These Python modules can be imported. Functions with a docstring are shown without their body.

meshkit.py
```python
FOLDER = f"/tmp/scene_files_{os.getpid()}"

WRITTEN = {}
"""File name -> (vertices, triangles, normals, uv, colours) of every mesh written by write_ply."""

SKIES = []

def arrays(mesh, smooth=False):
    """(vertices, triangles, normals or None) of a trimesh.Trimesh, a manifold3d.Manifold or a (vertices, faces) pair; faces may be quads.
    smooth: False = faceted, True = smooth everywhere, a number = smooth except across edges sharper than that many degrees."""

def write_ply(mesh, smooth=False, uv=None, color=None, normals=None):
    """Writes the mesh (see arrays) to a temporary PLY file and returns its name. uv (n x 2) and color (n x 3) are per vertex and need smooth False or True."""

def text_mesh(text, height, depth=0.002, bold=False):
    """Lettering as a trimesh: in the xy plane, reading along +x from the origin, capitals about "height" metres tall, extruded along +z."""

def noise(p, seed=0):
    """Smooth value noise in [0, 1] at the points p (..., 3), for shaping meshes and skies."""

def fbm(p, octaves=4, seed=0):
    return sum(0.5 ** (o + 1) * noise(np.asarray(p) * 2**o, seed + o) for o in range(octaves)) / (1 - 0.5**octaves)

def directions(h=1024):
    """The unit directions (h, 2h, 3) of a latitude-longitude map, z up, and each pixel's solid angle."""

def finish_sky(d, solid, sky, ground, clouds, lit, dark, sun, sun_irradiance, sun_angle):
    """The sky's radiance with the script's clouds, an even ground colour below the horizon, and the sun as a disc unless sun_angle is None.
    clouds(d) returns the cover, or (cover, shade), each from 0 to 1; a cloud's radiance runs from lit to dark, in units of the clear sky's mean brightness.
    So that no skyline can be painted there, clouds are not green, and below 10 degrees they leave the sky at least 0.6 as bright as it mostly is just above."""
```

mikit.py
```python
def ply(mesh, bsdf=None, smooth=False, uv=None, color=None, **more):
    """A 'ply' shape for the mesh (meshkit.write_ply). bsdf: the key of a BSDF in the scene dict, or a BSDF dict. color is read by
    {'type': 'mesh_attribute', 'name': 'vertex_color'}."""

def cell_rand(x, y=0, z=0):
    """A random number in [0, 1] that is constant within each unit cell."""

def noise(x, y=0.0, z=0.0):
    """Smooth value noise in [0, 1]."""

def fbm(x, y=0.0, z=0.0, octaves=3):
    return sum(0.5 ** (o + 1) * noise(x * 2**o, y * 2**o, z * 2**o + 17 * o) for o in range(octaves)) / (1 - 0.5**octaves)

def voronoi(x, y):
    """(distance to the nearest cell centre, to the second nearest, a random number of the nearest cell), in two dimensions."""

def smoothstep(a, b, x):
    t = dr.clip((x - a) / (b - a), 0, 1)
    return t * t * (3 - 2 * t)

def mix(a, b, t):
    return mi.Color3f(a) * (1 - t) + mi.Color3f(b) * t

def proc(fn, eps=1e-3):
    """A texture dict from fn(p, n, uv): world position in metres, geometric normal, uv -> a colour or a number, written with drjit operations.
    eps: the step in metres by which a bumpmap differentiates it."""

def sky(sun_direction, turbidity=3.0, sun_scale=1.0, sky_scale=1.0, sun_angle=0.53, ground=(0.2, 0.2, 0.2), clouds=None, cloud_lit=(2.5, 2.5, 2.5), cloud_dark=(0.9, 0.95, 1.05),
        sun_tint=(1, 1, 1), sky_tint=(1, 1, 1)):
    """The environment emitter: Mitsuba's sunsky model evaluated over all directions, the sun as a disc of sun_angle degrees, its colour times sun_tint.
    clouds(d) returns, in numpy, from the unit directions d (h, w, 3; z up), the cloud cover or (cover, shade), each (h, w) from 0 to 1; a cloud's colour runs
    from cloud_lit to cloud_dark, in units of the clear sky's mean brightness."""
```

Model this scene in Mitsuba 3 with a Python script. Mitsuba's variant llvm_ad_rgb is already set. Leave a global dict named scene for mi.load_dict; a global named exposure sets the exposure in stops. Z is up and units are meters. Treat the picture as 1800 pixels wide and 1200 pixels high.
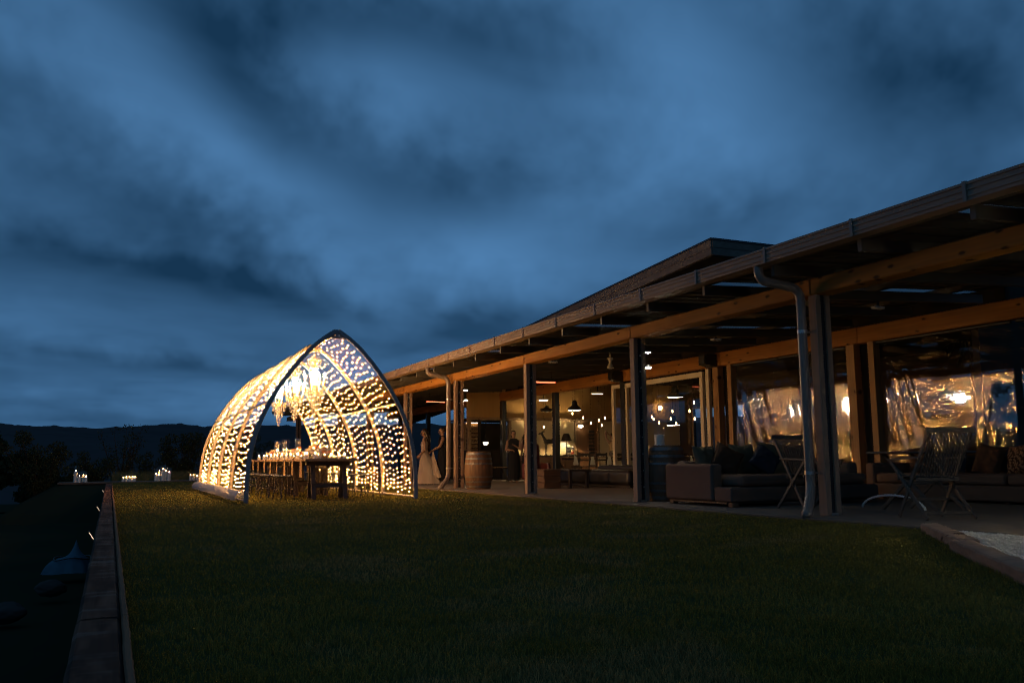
import math
import numpy as np
import shapely
import trimesh
import drjit as dr
import mitsuba as mi
import manifold3d as m3
import mikit
import meshkit
from mikit import noise, fbm, voronoi, cell_rand, smoothstep, mix, proc

T = mi.ScalarTransform4f
scene, labels = {}, {}
rng = np.random.default_rng(7)

# ------------------------------------------------------------------ camera, sky, exposure
RIGHT = np.array([0.91126, -0.41173, -0.00951])
UP = np.array([-0.04623, -0.12521, 0.99105])
BACK = np.array([-0.40924, -0.90266, -0.13313])
EYE = np.array([0.0, 0.0, 0.70])
cam = np.eye(4)
cam[:3, 0], cam[:3, 1], cam[:3, 2], cam[:3, 3] = -RIGHT, UP, -BACK, EYE
scene["camera"] = {"type": "perspective", "fov": 60.29, "fov_axis": "x", "near_clip": 0.05, "far_clip": 20000.0, "to_world": T(cam.tolist())}
exposure = 2.0

# broad lighter and darker cloud masses: azimuth, elevation, half width, half height, turn (degrees), weight
MASSES = [(3.5, 19.7, 11.2, 1.5, -28, .5), (8.8, 18.1, 4.6, 1.8, -15, .3), (14.6, 24.3, 4.2, 1.9, -25, .5), (19.9, 23.1, 3.6, 1.8, -20, .2),
          (-1.0, 25.4, 5.8, 1.3, -25, .35), (32.9, 20.1, 3.9, 4.7, 0, .5), (39.6, 20.3, 4.2, 3.1, -35, .45), (35.3, 24.4, 4.9, 1.7, -50, .25),
          (14.0, 11.4, 3.3, 1.3, -35, .5), (21.8, 13.2, 3.3, 1.5, -10, .6), (26.3, 13.2, 3.7, 2.2, 0, .35), (-.1, 7.5, 9.5, .7, -3, .3),
          (1.6, 3.9, 10.2, 1.4, 0, .2), (47.9, 16.9, 6.7, 2.0, 10, .25), (6.9, 23.3, 5.1, 2.0, -40, -.5), (11.5, 27.3, 4.1, 1.7, 0, -.5),
          (48.2, 21.2, 7.3, 3.0, -10, -.45), (-2.5, 12.0, 7.6, .9, -5, -.45), (3.7, 14.6, 5.2, 1.4, -15, -.35), (9.0, 10.4, 4.3, .9, -8, -.4),
          (23.3, 9.0, 4.4, .9, 10, -.5), (19.9, 17.5, 2.9, 1.6, 0, -.3), (38.6, 15.1, 5.3, 1.4, 5, -.45), (4.1, 5.6, 5.2, .4, -3, -.3),
          (16.8, 27.0, 6.9, 2.1, 0, -.2), (26.9, 26.5, 4.2, 1.8, 0, -.25)]


def clouds(d):
    az, el = np.degrees(np.arctan2(d[..., 0], d[..., 1])), np.degrees(np.arcsin(np.clip(d[..., 2], -1, 1)))
    q = d[..., :2] / (d[..., 2:] + 0.12)
    c, s = math.cos(0.5), math.sin(0.5)
    u, v = q[..., 0] * c + q[..., 1] * s, -q[..., 0] * s + q[..., 1] * c
    z = np.zeros_like(u)
    warp = meshkit.fbm(np.stack([u * 1.1, v * 1.1, z + 5], -1), 3, seed=2) - 0.5
    wx, wy = 0.9 * warp, 0.9 * (meshkit.fbm(np.stack([u * 1.1, v * 1.1, z + 9], -1), 3, seed=8) - 0.5)
    big = meshkit.fbm(np.stack([u * 0.9 + wx, v * 1.3 + wy, z], -1), 4, seed=3) - 0.5
    small = meshkit.fbm(np.stack([u * 3.2 + 3 * wx, v * 4.6 + 3 * wy, z], -1), 5, seed=5) - 0.5
    streak = meshkit.fbm(np.stack([az * 0.09 + 3 * wx, el * 0.75 + 3 * wy, z], -1), 4, seed=11) - 0.5
    wisp = meshkit.fbm(np.stack([az * 0.55 + 2 * wx, el * 0.55 + 2 * wy, z], -1), 5, seed=21) - 0.5
    a2, e2 = az + 4 * warp + 1.6 * wisp, el + 1.2 * wisp
    t = np.zeros_like(u)
    for A, E, ra, re, turn, w in MASSES:
        k = math.radians(turn)
        da, de = (a2 - A) * np.cos(np.radians(E)), e2 - E
        x, y = da * math.cos(k) + de * math.sin(k), -da * math.sin(k) + de * math.cos(k)
        t = t + w * np.exp(-(x / (1.5 * ra)) ** 2 - (y / (1.6 * re)) ** 2)
    low = np.clip(1 - el / 16, 0, 1)
    shade = 0.69 - 0.56 * t - 0.34 * big - 0.18 * small - 0.20 * wisp - 0.45 * low * streak
    return np.ones_like(shade), np.clip(shade, 0, 1)


e3 = math.radians(3)
scene["sky"] = mikit.sky((-0.9 * math.cos(e3), 0.43 * math.cos(e3), math.sin(e3)), turbidity=3, sun_scale=0.0, sky_scale=1.0, ground=(.03, .03, .03), clouds=clouds,
                         cloud_lit=(0.85, 2.32, 4.65), cloud_dark=(0.078, 0.35, 0.81))
scene["sky"]["sampling_weight"] = 8.0
labels["sky"] = {"kind": "structure"}


# ------------------------------------------------------------------ helpers
def cat(parts):
    vs, fs, n = [], [], 0
    for p in parts:
        if hasattr(p, "to_mesh"):
            m = p.to_mesh()
            v, f = m.vert_properties[:, :3], m.tri_verts
        elif hasattr(p, "vertices"):
            v, f = p.vertices, p.faces
        else:
            v, f = p
        v, f = np.asarray(v, float), np.asarray(f, int)
        if f.shape[1] == 4:
            f = np.vstack([f[:, [0, 1, 2]], f[:, [0, 2, 3]]])
        vs.append(v)
        fs.append(f + n)
        n += len(v)
    return np.vstack(vs), np.vstack(fs)


_S = np.array([[x, y, z] for x in (-1, 1) for y in (-1, 1) for z in (-1, 1)], float)
_CB = np.vstack([_S * (1, .8, .8), _S * (.8, 1, .8), _S * (.8, .8, 1)])
_h = trimesh.convex.convex_hull(_CB)
_match = np.array([np.argmin(((_CB - v) ** 2).sum(1)) for v in _h.vertices])
CBF = _match[_h.faces]
CBS, CBM = np.sign(_CB), np.abs(_CB) < 0.9


def box(x0, x1, y0, y1, z0, z1, ch=0.006):
    """A chamfered box."""
    h = np.array([x1 - x0, y1 - y0, z1 - z0]) / 2
    c = np.array([x0 + x1, y0 + y1, z0 + z1]) / 2
    ch = min(ch, 0.45 * h.min())
    return c + CBS * (h - ch * CBM), CBF


def beam(p0, p1, w, h, ch=0.004, up=(0, 0, 1)):
    """A chamfered bar from p0 to p1: w across, h along 'up'."""
    p0, p1 = np.asarray(p0, float), np.asarray(p1, float)
    L = np.linalg.norm(p1 - p0)
    y = (p1 - p0) / L
    x = np.cross(y, up)
    if np.linalg.norm(x) < 1e-6:
        x = np.cross(y, (1, 0, 0))
    x /= np.linalg.norm(x)
    z = np.cross(x, y)
    v, f = box(-w / 2, w / 2, 0, L, -h / 2, h / 2, ch)
    return p0 + v @ np.stack([x, y, z]), f


def tube(pts, r, n=8, cap=True):
    p = np.asarray(pts, float)
    r = np.broadcast_to(np.asarray(r, float), (len(p),))
    t = np.gradient(p, axis=0)
    t /= np.linalg.norm(t, axis=1, keepdims=True) + 1e-12
    a = np.cross(t[0], (0, 0, 1) if abs(t[0][2]) < 0.9 else (1, 0, 0))
    A = []
    for k in range(len(p)):
        a = a - t[k] * (a @ t[k])
        a /= np.linalg.norm(a) + 1e-12
        A.append(a)
    A = np.array(A)
    B = np.cross(t, A)
    g = np.arange(n) * 2 * np.pi / n
    v = p[:, None] + r[:, None, None] * (np.cos(g)[None, :, None] * A[:, None] + np.sin(g)[None, :, None] * B[:, None])
    v = v.reshape(-1, 3)
    i, j = np.meshgrid(np.arange(len(p) - 1), np.arange(n), indexing="ij")
    q = np.stack([i * n + j, i * n + (j + 1) % n, (i + 1) * n + (j + 1) % n, (i + 1) * n + j], -1).reshape(-1, 4)
    f = np.vstack([q[:, [0, 1, 2]], q[:, [0, 2, 3]]])
    if cap:
        m = len(v)
        v = np.vstack([v, p[:1], p[-1:]])
        k = np.arange(n)
        e = (len(p) - 1) * n
        f = np.vstack([f, np.stack([(k + 1) % n, k, k * 0 + m], 1), np.stack([e + k, e + (k + 1) % n, k * 0 + m + 1], 1)])
    return v, f


def lathe(profile, n=24, c=(0, 0, 0)):
    """profile: rows of (r, z), from the bottom up on the outside."""
    pr = np.asarray(profile, float)
    g = np.arange(n) * 2 * np.pi / n
    v = np.stack([pr[:, None, 0] * np.cos(g), pr[:, None, 0] * np.sin(g), np.repeat(pr[:, 1:2], n, 1)], -1).reshape(-1, 3) + np.asarray(c, float)
    i, j = np.meshgrid(np.arange(len(pr) - 1), np.arange(n), indexing="ij")
    q = np.stack([i * n + j, i * n + (j + 1) % n, (i + 1) * n + (j + 1) % n, (i + 1) * n + j], -1).reshape(-1, 4)
    return v, np.vstack([q[:, [0, 1, 2]], q[:, [0, 2, 3]]])


def grid(P):
    """A sheet from an array of points (a, b, 3)."""
    a, b = P.shape[:2]
    i, j = np.meshgrid(np.arange(a - 1), np.arange(b - 1), indexing="ij")
    q = np.stack([i * b + j, (i + 1) * b + j, (i + 1) * b + j + 1, i * b + j + 1], -1).reshape(-1, 4)
    return P.reshape(-1, 3), np.vstack([q[:, [0, 1, 2]], q[:, [0, 2, 3]]])


def moved(mesh, loc=(0, 0, 0), rz=0.0, s=1.0):
    v, f = cat([mesh])
    c, k = math.cos(rz), math.sin(rz)
    return v * s @ np.array([[c, k, 0], [-k, c, 0], [0, 0, 1]]) + np.asarray(loc, float), f


ICO0 = trimesh.creation.icosphere(subdivisions=0)
ICO1 = trimesh.creation.icosphere(subdivisions=1)
ICO2 = trimesh.creation.icosphere(subdivisions=2)


def blob(c, r, sub=ICO1):
    return np.asarray(sub.vertices) * np.asarray(r, float) + np.asarray(c, float), np.asarray(sub.faces)


def scatter(mesh, pts, scale=None):
    """Copies of a small mesh at points, as one mesh."""
    v, f = cat([mesh])
    pts = np.asarray(pts, float)
    s = np.ones(len(pts)) if scale is None else np.asarray(scale, float)
    V = (v[None] * s[:, None, None] + pts[:, None]).reshape(-1, 3)
    F = (f[None] + (np.arange(len(pts)) * len(v))[:, None, None]).reshape(-1, 3)
    return V, F


def hull(segs, step=0.02, it=8, lam=.5):
    """Spheres hulled in pairs, joined into one body, refined and smoothed."""
    s = np.asarray(ICO1.vertices)
    ms = []
    for p, q, a, b in segs:
        a, b = np.broadcast_to(a, (3,)), np.broadcast_to(b, (3,))
        ms.append(m3.Manifold.hull_points(np.vstack([np.asarray(p, float) + s * a, np.asarray(q, float) + s * b])))
    m = m3.Manifold.batch_boolean(ms, m3.OpType.Add).refine_to_length(step)
    q = m.to_mesh()
    t = trimesh.Trimesh(np.array(q.vert_properties[:, :3], float), np.array(q.tri_verts), process=True)
    trimesh.smoothing.filter_taubin(t, lamb=lam, nu=lam + .03, iterations=it)
    return t


def turned(mesh, rx=0.0, ry=0.0, rz=0.0, loc=(0, 0, 0)):
    v, f = cat([mesh])
    R = trimesh.transformations.euler_matrix(rx, ry, rz)[:3, :3]
    return v @ R.T + np.asarray(loc, float), f


count = {}


def numbered(key):
    k = count.get(key, -1) + 1
    count[key] = k
    return key if k == 0 else f"{key}_{k:03d}"


def thing(name, label=None, cat_=None, group=None):
    key = numbered(name)
    if label:
        labels[key] = {"label": label, "category": cat_}
        if group:
            labels[key]["group"] = group
    return key


def put(name, mesh, mat, parent=None, smooth=False, label=None, kind=None, **more):
    key = numbered(f"{parent}__{name}" if parent else name)
    scene[key] = mikit.ply(cat(mesh) if isinstance(mesh, list) else mesh, "mat_" + mat, smooth=smooth, **more)
    if label or kind:
        labels[key] = {}
        if label:
            labels[key]["label"] = label
        if kind:
            labels[key]["kind"] = kind
    return key


def lamp(name, mesh, rad, parent=None, weight=0.1, smooth=True, label=None, kind=None, mat="dark_metal"):
    return put(name, mesh, mat, parent, smooth, label, kind, emitter={"type": "area", "radiance": {"type": "rgb", "value": list(rad)}, "sampling_weight": float(weight)})


def single(name, mesh, mat, label, cat_, group=None, smooth=False):
    key = thing(name, label, cat_, group)
    scene[key] = mikit.ply(cat(mesh) if isinstance(mesh, list) else mesh, "mat_" + mat, smooth=smooth)
    return key


def setting(name, mesh, mat, smooth=False, **more):
    key = numbered(name)
    scene[key] = mikit.ply(cat(mesh) if isinstance(mesh, list) else mesh, "mat_" + mat, smooth=smooth, **more)
    labels[key] = {"kind": "structure"}
    return key


class Kit:
    """Parts built once and stamped many times."""

    def __init__(self):
        self.parts = []

    def add(self, name, mesh, mat, smooth=False, kind=None, **more):
        self.parts.append((name, mikit.ply(cat(mesh) if isinstance(mesh, list) else mesh, "mat_" + mat, smooth=smooth, **more), kind))

    def emit(self, name, mesh, rad, weight, kind=None):
        self.add(name, mesh, "dark_metal", True, kind, emitter={"type": "area", "radiance": {"type": "rgb", "value": list(rad)}, "sampling_weight": float(weight)})

    def stamp(self, key, loc=(0, 0, 0), rz=0.0, s=1.0):
        m = T().translate(list(map(float, loc))).rotate([0, 0, 1], math.degrees(rz)).scale(s)
        for name, shape, kind in self.parts:
            k = numbered(f"{key}__{name}")
            scene[k] = {**shape, "to_world": m}
            if kind:
                labels[k] = {"kind": kind}


# ------------------------------------------------------------------ materials
def rgb(c):
    return {"type": "rgb", "value": list(c)} if isinstance(c, (tuple, list)) else c


def mat(name, color, rough=0.7, metallic=0.0, spec=0.5, bump=None, bump_scale=1.0, **more):
    b = {"type": "principled", "base_color": rgb(color), "roughness": rough, "metallic": metallic, "specular": spec, **more}
    if bump:
        b = {"type": "bumpmap", "arbitrary": proc(bump), "scale": bump_scale, "bsdf": b}
    scene["mat_" + name] = {"type": "twosided", "bsdf": b}


def matte(name, color):
    scene["mat_" + name] = {"type": "twosided", "bsdf": {"type": "diffuse", "reflectance": rgb(color)}}


def wood(a, b, axis, knots=0.0, fine=1.0):
    """Grain running along the axis, with blotches and dark knots."""

    def fn(p, n, uv):
        l, s, t = (p.x, p.y, p.z) if axis == 0 else (p.y, p.x, p.z) if axis == 1 else (p.z, p.x, p.y)
        g = fbm(l * 0.9, s * 38 * fine, t * 38 * fine, 3)
        blot = fbm(l * 1.7 + 3, s * 5, t * 7, 3)
        c = mix(a, b, dr.clip(0.15 + 0.55 * g + 0.75 * (blot - 0.35), 0, 1))
        if knots:
            d, d2, r = voronoi(l * 2.6 + 0.4 * noise(s * 3, t * 3), t * 6.0 + s * 2.0)
            k = smoothstep(0.16, 0.05, d) * dr.select(r < knots, 1.0, 0.0)
            c = mix(c, mi.Color3f(0.035, 0.018, 0.01), k * 0.9)
        return c

    return proc(fn)


mat("beam_timber", wood((.46, .195, .036), (.24, .098, .020), 1, 0.55), 0.7, 0.0, 0.2)
mat("inner_timber", wood((.48, .205, .052), (.24, .10, .027), 1, 0.25), 0.7, 0.0, 0.2)
mat("post_timber", wood((.34, .23, .155), (.17, .11, .075), 2, 0.12), 0.75)
mat("post_inner", wood((.44, .24, .09), (.26, .13, .05), 2, 0.12), 0.7)
mat("rough_post", wood((.42, .22, .085), (.18, .09, .035), 2, 0.7), 0.8)
mat("fascia_timber", wood((.20, .155, .12), (.10, .075, .06), 1, 0.0, 0.35), 0.85, 0.0, 0.2)
mat("cross_timber", wood((.30, .20, .11), (.17, .11, .06), 0, 0.15), 0.75)
mat("sleeper_timber", wood((.30, .19, .12), (.13, .08, .055), 0, 0.3), 0.9, 0.0, 0.1)
def cap_wood(p, n, uv):
    g = fbm(p.y * 1.3, p.x * 46, p.z * 20, 4)
    scuff = smoothstep(0.55, 0.72, fbm(p.y * 16, p.x * 3.5, 3, 4))
    blot = smoothstep(0.40, 0.65, fbm(p.y * 2.6, p.x * 9, 7, 4))
    c = mix((.026, .013, .009), (.15, .068, .042), dr.clip(1.6 * g - 0.35, 0, 1))
    return mix(mix(c, (.17, .115, .088), 0.5 * scuff), (.016, .011, .009), 0.75 * blot)


mat("wall_cap", proc(cap_wood), 0.9, 0.0, 0.08)
mat("lit_edge_timber", wood((.22, .11, .06), (.08, .042, .026), 1, 0.2), 0.9, 0.0, 0.1)
mat("barrel_oak", wood((.20, .10, .042), (.10, .05, .022), 2, 0.0), 0.6)
mat("hoop_steel", (.16, .15, .14), 0.45, 0.8)
mat("teak", wood((.125, .092, .066), (.07, .051, .037), 1, 0.0), 0.7)
mat("dark_table", wood((.05, .035, .025), (.025, .018, .013), 0, 0.0), 0.55)
mat("table_top", wood((.34, .21, .11), (.20, .12, .06), 1, 0.2), 0.5)
mat("door_timber", wood((.22, .11, .05), (.12, .06, .03), 2, 0.0), 0.6)
mat("crate_timber", wood((.16, .08, .04), (.09, .045, .02), 0, 0.1), 0.7)


def gut(p, n, uv):
    return mix((.255, .172, .118), (.21, .145, .102), fbm(p.x * 3, p.y * 2.0, p.z * 9, 4))


mat("gutter_metal", proc(gut), 0.6, 0.1)
mat("pipe_paint", proc(lambda p, n, uv: mix((.235, .175, .135), (.185, .14, .11), fbm(p.x * 9, p.y * 9, p.z * 3, 3))), 0.42)
mat("pipe_band", (.45, .44, .42), 0.3, 0.9)
mat("roof_steel", proc(lambda p, n, uv: mix((.075, .07, .06), (.045, .043, .038), fbm(p.x * 1.2, p.y * 2.2, 0, 4))), 0.55, 0.15)
mat("roof_top", (.07, .07, .075), 0.5, 0.2)
scene["mat_clear_roof"] = {"type": "principledthin", "base_color": rgb((.42, .46, .46)), "roughness": 0.5, "diff_trans": 1.5, "spec_trans": 0.0, "eta": 1.4}
mat("purlin_steel", proc(lambda p, n, uv: mix((.12, .105, .08), (.07, .062, .05), fbm(p.x * 2, p.y * 2, p.z * 5, 3))), 0.5, 0.2)
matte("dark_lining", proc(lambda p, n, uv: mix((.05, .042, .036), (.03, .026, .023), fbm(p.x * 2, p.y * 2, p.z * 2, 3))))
mat("dark_metal", (.035, .035, .037), 0.4, 0.5)
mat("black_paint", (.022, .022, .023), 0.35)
mat("black_plastic", (.02, .02, .021), 0.45)
mat("white_paint", (.70, .68, .62), 0.5)
mat("frame_paint", proc(lambda p, n, uv: mix((.66, .55, .38), (.56, .46, .31), fbm(p.x * 4, p.y * 4, p.z * 2, 3))), 0.5)
matte("cream_wall", proc(lambda p, n, uv: mix((.62, .50, .31), (.54, .43, .26), fbm(p.x * 1.5, p.y * 1.5, p.z * 1.5, 4))))
mat("ply_panel", wood((.46, .285, .115), (.36, .215, .082), 2, 0.0), 0.7, 0.0, 0.2)
matte("room_wall", (.05, .038, .027))


def conc(p, n, uv):
    s = fbm(p.x * 0.8, p.y * 0.8, 0, 4)
    g = fbm(p.x * 22, p.y * 22, 2, 3)
    pit = smoothstep(0.12, 0.05, voronoi(p.x * 14, p.y * 14)[0])
    return mix((.15, .115, .085), (.085, .064, .048), dr.clip(0.7 * s + 0.45 * g + 0.25 * pit - 0.1, 0, 1))


mat("concrete", proc(conc), 0.85, 0.0, 0.15, bump=lambda p, n, uv: 0.004 * fbm(p.x * 22, p.y * 22, 2, 3), bump_scale=1.0)
mat("room_floor", (.085, .06, .04), 0.35)


def turf(p, n, uv):
    big = fbm(p.x * 0.5, p.y * 0.5, 1, 3)
    mid = fbm(p.x * 2.6, p.y * 2.6, 4, 3)
    one = cell_rand(p.x * 60, p.y * 60, 1)
    c = mix((.130, .124, .027), (.225, .192, .050), dr.clip(0.9 * mid + 0.5 * big - 0.2, 0, 1))
    dry = smoothstep(0.58, 0.75, fbm(p.x * 1.3 + 7, p.y * 1.3, 8, 4))
    c = mix(c, (.28, .21, .095), 0.6 * dry)
    return c * (0.7 + 0.6 * one)


scene["mat_turf_blade"] = {"type": "principledthin", "base_color": proc(turf), "roughness": 0.6, "diff_trans": 0.9, "spec_trans": 0.0, "eta": 1.3}
matte("turf_soil", proc(lambda p, n, uv: mix((.050, .050, .016), (.075, .068, .026), fbm(p.x * 3, p.y * 3, 0, 4))))
matte("land", proc(lambda p, n, uv: mix((.022, .026, .016), (.035, .036, .02), fbm(p.x * .6, p.y * .6, 0, 4))))
matte("hill_bush", proc(lambda p, n, uv: mix((.052, .046, .046), (.085, .072, .070), fbm(p.x * .02, p.y * .02, p.z * .03, 5))))  # bush tone greyed to stand in for haze over the distance
matte("leaf_dark", proc(lambda p, n, uv: mix((.030, .040, .018), (.06, .065, .03), noise(p.x * 9, p.y * 9, p.z * 9))))
matte("reed", proc(lambda p, n, uv: mix((.20, .16, .07), (.12, .12, .045), noise(p.x * 14, p.y * 14, 1))))
matte("bark", (.06, .045, .035))
mat("gravel_bed", proc(lambda p, n, uv: mix((.40, .38, .33), (.24, .22, .19), voronoi(p.x * 40, p.y * 40)[2])), 0.9)
mat("gravel_stone", proc(lambda p, n, uv: mix((.52, .49, .42), (.28, .26, .23), cell_rand(p.x * 26, p.y * 26, 3))), 0.85)
matte("boulder", proc(lambda p, n, uv: mix((.075, .068, .06), (.04, .037, .033), fbm(p.x * 6, p.y * 6, p.z * 6, 4))))


def weave(a, b, k=160.0):
    return proc(lambda p, n, uv: mix(a, b, 0.55 * noise(p.x * k, p.y * k, p.z * k) + 0.45 * fbm(p.x * 6, p.y * 6, p.z * 6, 3)))


matte("sofa_fabric", weave((.19, .125, .09), (.12, .078, .056)))
matte("cushion_olive", weave((.15, .13, .085), (.09, .08, .05)))
matte("cushion_navy", weave((.035, .040, .055), (.02, .022, .03)))
matte("cushion_brown", weave((.10, .058, .035), (.055, .03, .02)))
matte("cushion_print", proc(lambda p, n, uv: mix((.20, .12, .07), (.05, .028, .018), smoothstep(0.35, 0.5, voronoi(p.y * 26 + p.x * 9, p.z * 26)[0]))))
mat("black_leather", (.022, .018, .016), 0.4)
mat("red_leather", (.075, .014, .009), 0.32)
matte("napkin_linen", weave((.56, .40, .22), (.44, .30, .16), 90))
matte("napkin_white", (.62, .57, .47))
matte("tarp", proc(lambda p, n, uv: mix((.10, .17, .20), (.06, .11, .14), fbm(p.x * 3, p.y * 3, p.z * 3, 4))))
mat("arch_rib", proc(lambda p, n, uv: mix((.52, .44, .33), (.36, .30, .22), fbm(p.x * 4, p.y * 4, p.z * 4, 3))), 0.45)
mat("arch_front_shaded", proc(lambda p, n, uv: mix((.26, .25, .25), (.17, .165, .17), fbm(p.x * 5, p.y * 5, p.z * 5, 3))), 0.5, 0.2)  # front hoop: its shade is put into a darker colour than arch_rib
mat("wire_copper", (.16, .12, .075), 0.5, 0.2)
mat("brass", (.75, .55, .28), 0.25, 1.0)
mat("crystal", (.88, .84, .76), 0.12, 0.0, 1.0)
matte("wax", (.80, .74, .62))
matte("wick", (.02, .02, .02))
scene["mat_glass"] = {"type": "thindielectric", "int_ior": 1.5}
scene["mat_clear_vinyl"] = {"type": "thindielectric", "int_ior": 1.9}
matte("petal_orange", (.62, .20, .06))
matte("petal_peach", (.70, .42, .22))
matte("petal_cream", (.74, .66, .48))
matte("leaf_green", (.07, .10, .03))
mat("skin", (.32, .18, .115), 0.55)
mat("hair", (.030, .018, .012), 0.4)
matte("satin_ivory", (.46, .36, .27))
matte("cloth_black", (.022, .022, .026))
matte("cloth_grey", (.16, .13, .11))
scene["mat_film_plastic"] = {"type": "principledthin", "base_color": rgb((.75, .76, .78)), "roughness": 0.25, "diff_trans": 1.0, "spec_trans": 0.45, "eta": 1.4}
mat("bronze", (.03, .022, .016), 0.4, 0.3)
mat("sign_red", (.45, .06, .03), 0.5)
mat("copper_wire", (.02, .018, .016), 0.5)

# ------------------------------------------------------------------ the ground, the hills, lawn, patio
FY = [7.98 + 4.04 * k for k in range(-2, 9)]          # rows of verandah columns
Y_END = FY[-1] + 2.6


def land_height(r, az):
    """Height of the country round the terrace (az in degrees from the line of the wall)."""
    P = np.stack([r * np.sin(np.radians(az)), r * np.cos(np.radians(az)), 0 * r], -1)
    h = -1.3 - 26 * np.clip((r - 45) / 500, 0, 1) ** 0.8
    bank = np.exp(-((az - 60) / 24) ** 2)
    h = h + bank * 16.5 * np.clip((r - 42) / 130, 0, 1) ** 1.2
    mid = 0.55 + 0.9 * (meshkit.fbm(np.stack([az * 0.12, 0 * az, 3 + 0 * az], -1), 3, seed=4) - 0.5)
    h = h + 36 * mid * np.exp(-((r - 1100) / 260) ** 2)
    sky = 2.28 + 0.55 * (meshkit.fbm(np.stack([az * 0.16 + 3, 0 * az, 0 * az], -1), 4, seed=9) - 0.5) + 0.16 * np.exp(-((az - 2.5) / 1.6) ** 2) + 0.12 * np.exp(-((az - 9) / 2.0) ** 2)
    far = np.clip((r - 1300) / 1100, 0, 1)
    top = 2400 * np.tan(np.radians(sky)) + 26
    h = h + np.where(r < 2400, top * far ** 1.35, top)
    h = h + np.where(r > 700, 14 * (meshkit.fbm(P * 0.012, 4, seed=1) - 0.5) + 10 * np.maximum(meshkit.fbm(P * 0.05, 3, seed=6) - 0.45, 0), 0.5 * (meshkit.fbm(P * 0.1, 3, seed=1) - 0.5))
    return h


def land_sheet(radii, azs):
    R, A = np.meshgrid(radii, azs, indexing="ij")
    return grid(np.stack([R * np.sin(np.radians(A)), R * np.cos(np.radians(A)), land_height(R, A)], -1)[:, ::-1])


AZ = np.concatenate([np.arange(-180, -20, 4.0), np.arange(-20, 70, 0.15), np.arange(70, 181, 4.0)])
setting("ground", land_sheet(np.concatenate([[0.01], np.geomspace(2, 700, 46)]), AZ), "land", True)
setting("hills", land_sheet(np.concatenate([np.linspace(700, 2300, 26), np.linspace(2330, 2480, 7), [3200, 6000]]), AZ), "hill_bush", True)

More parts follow.
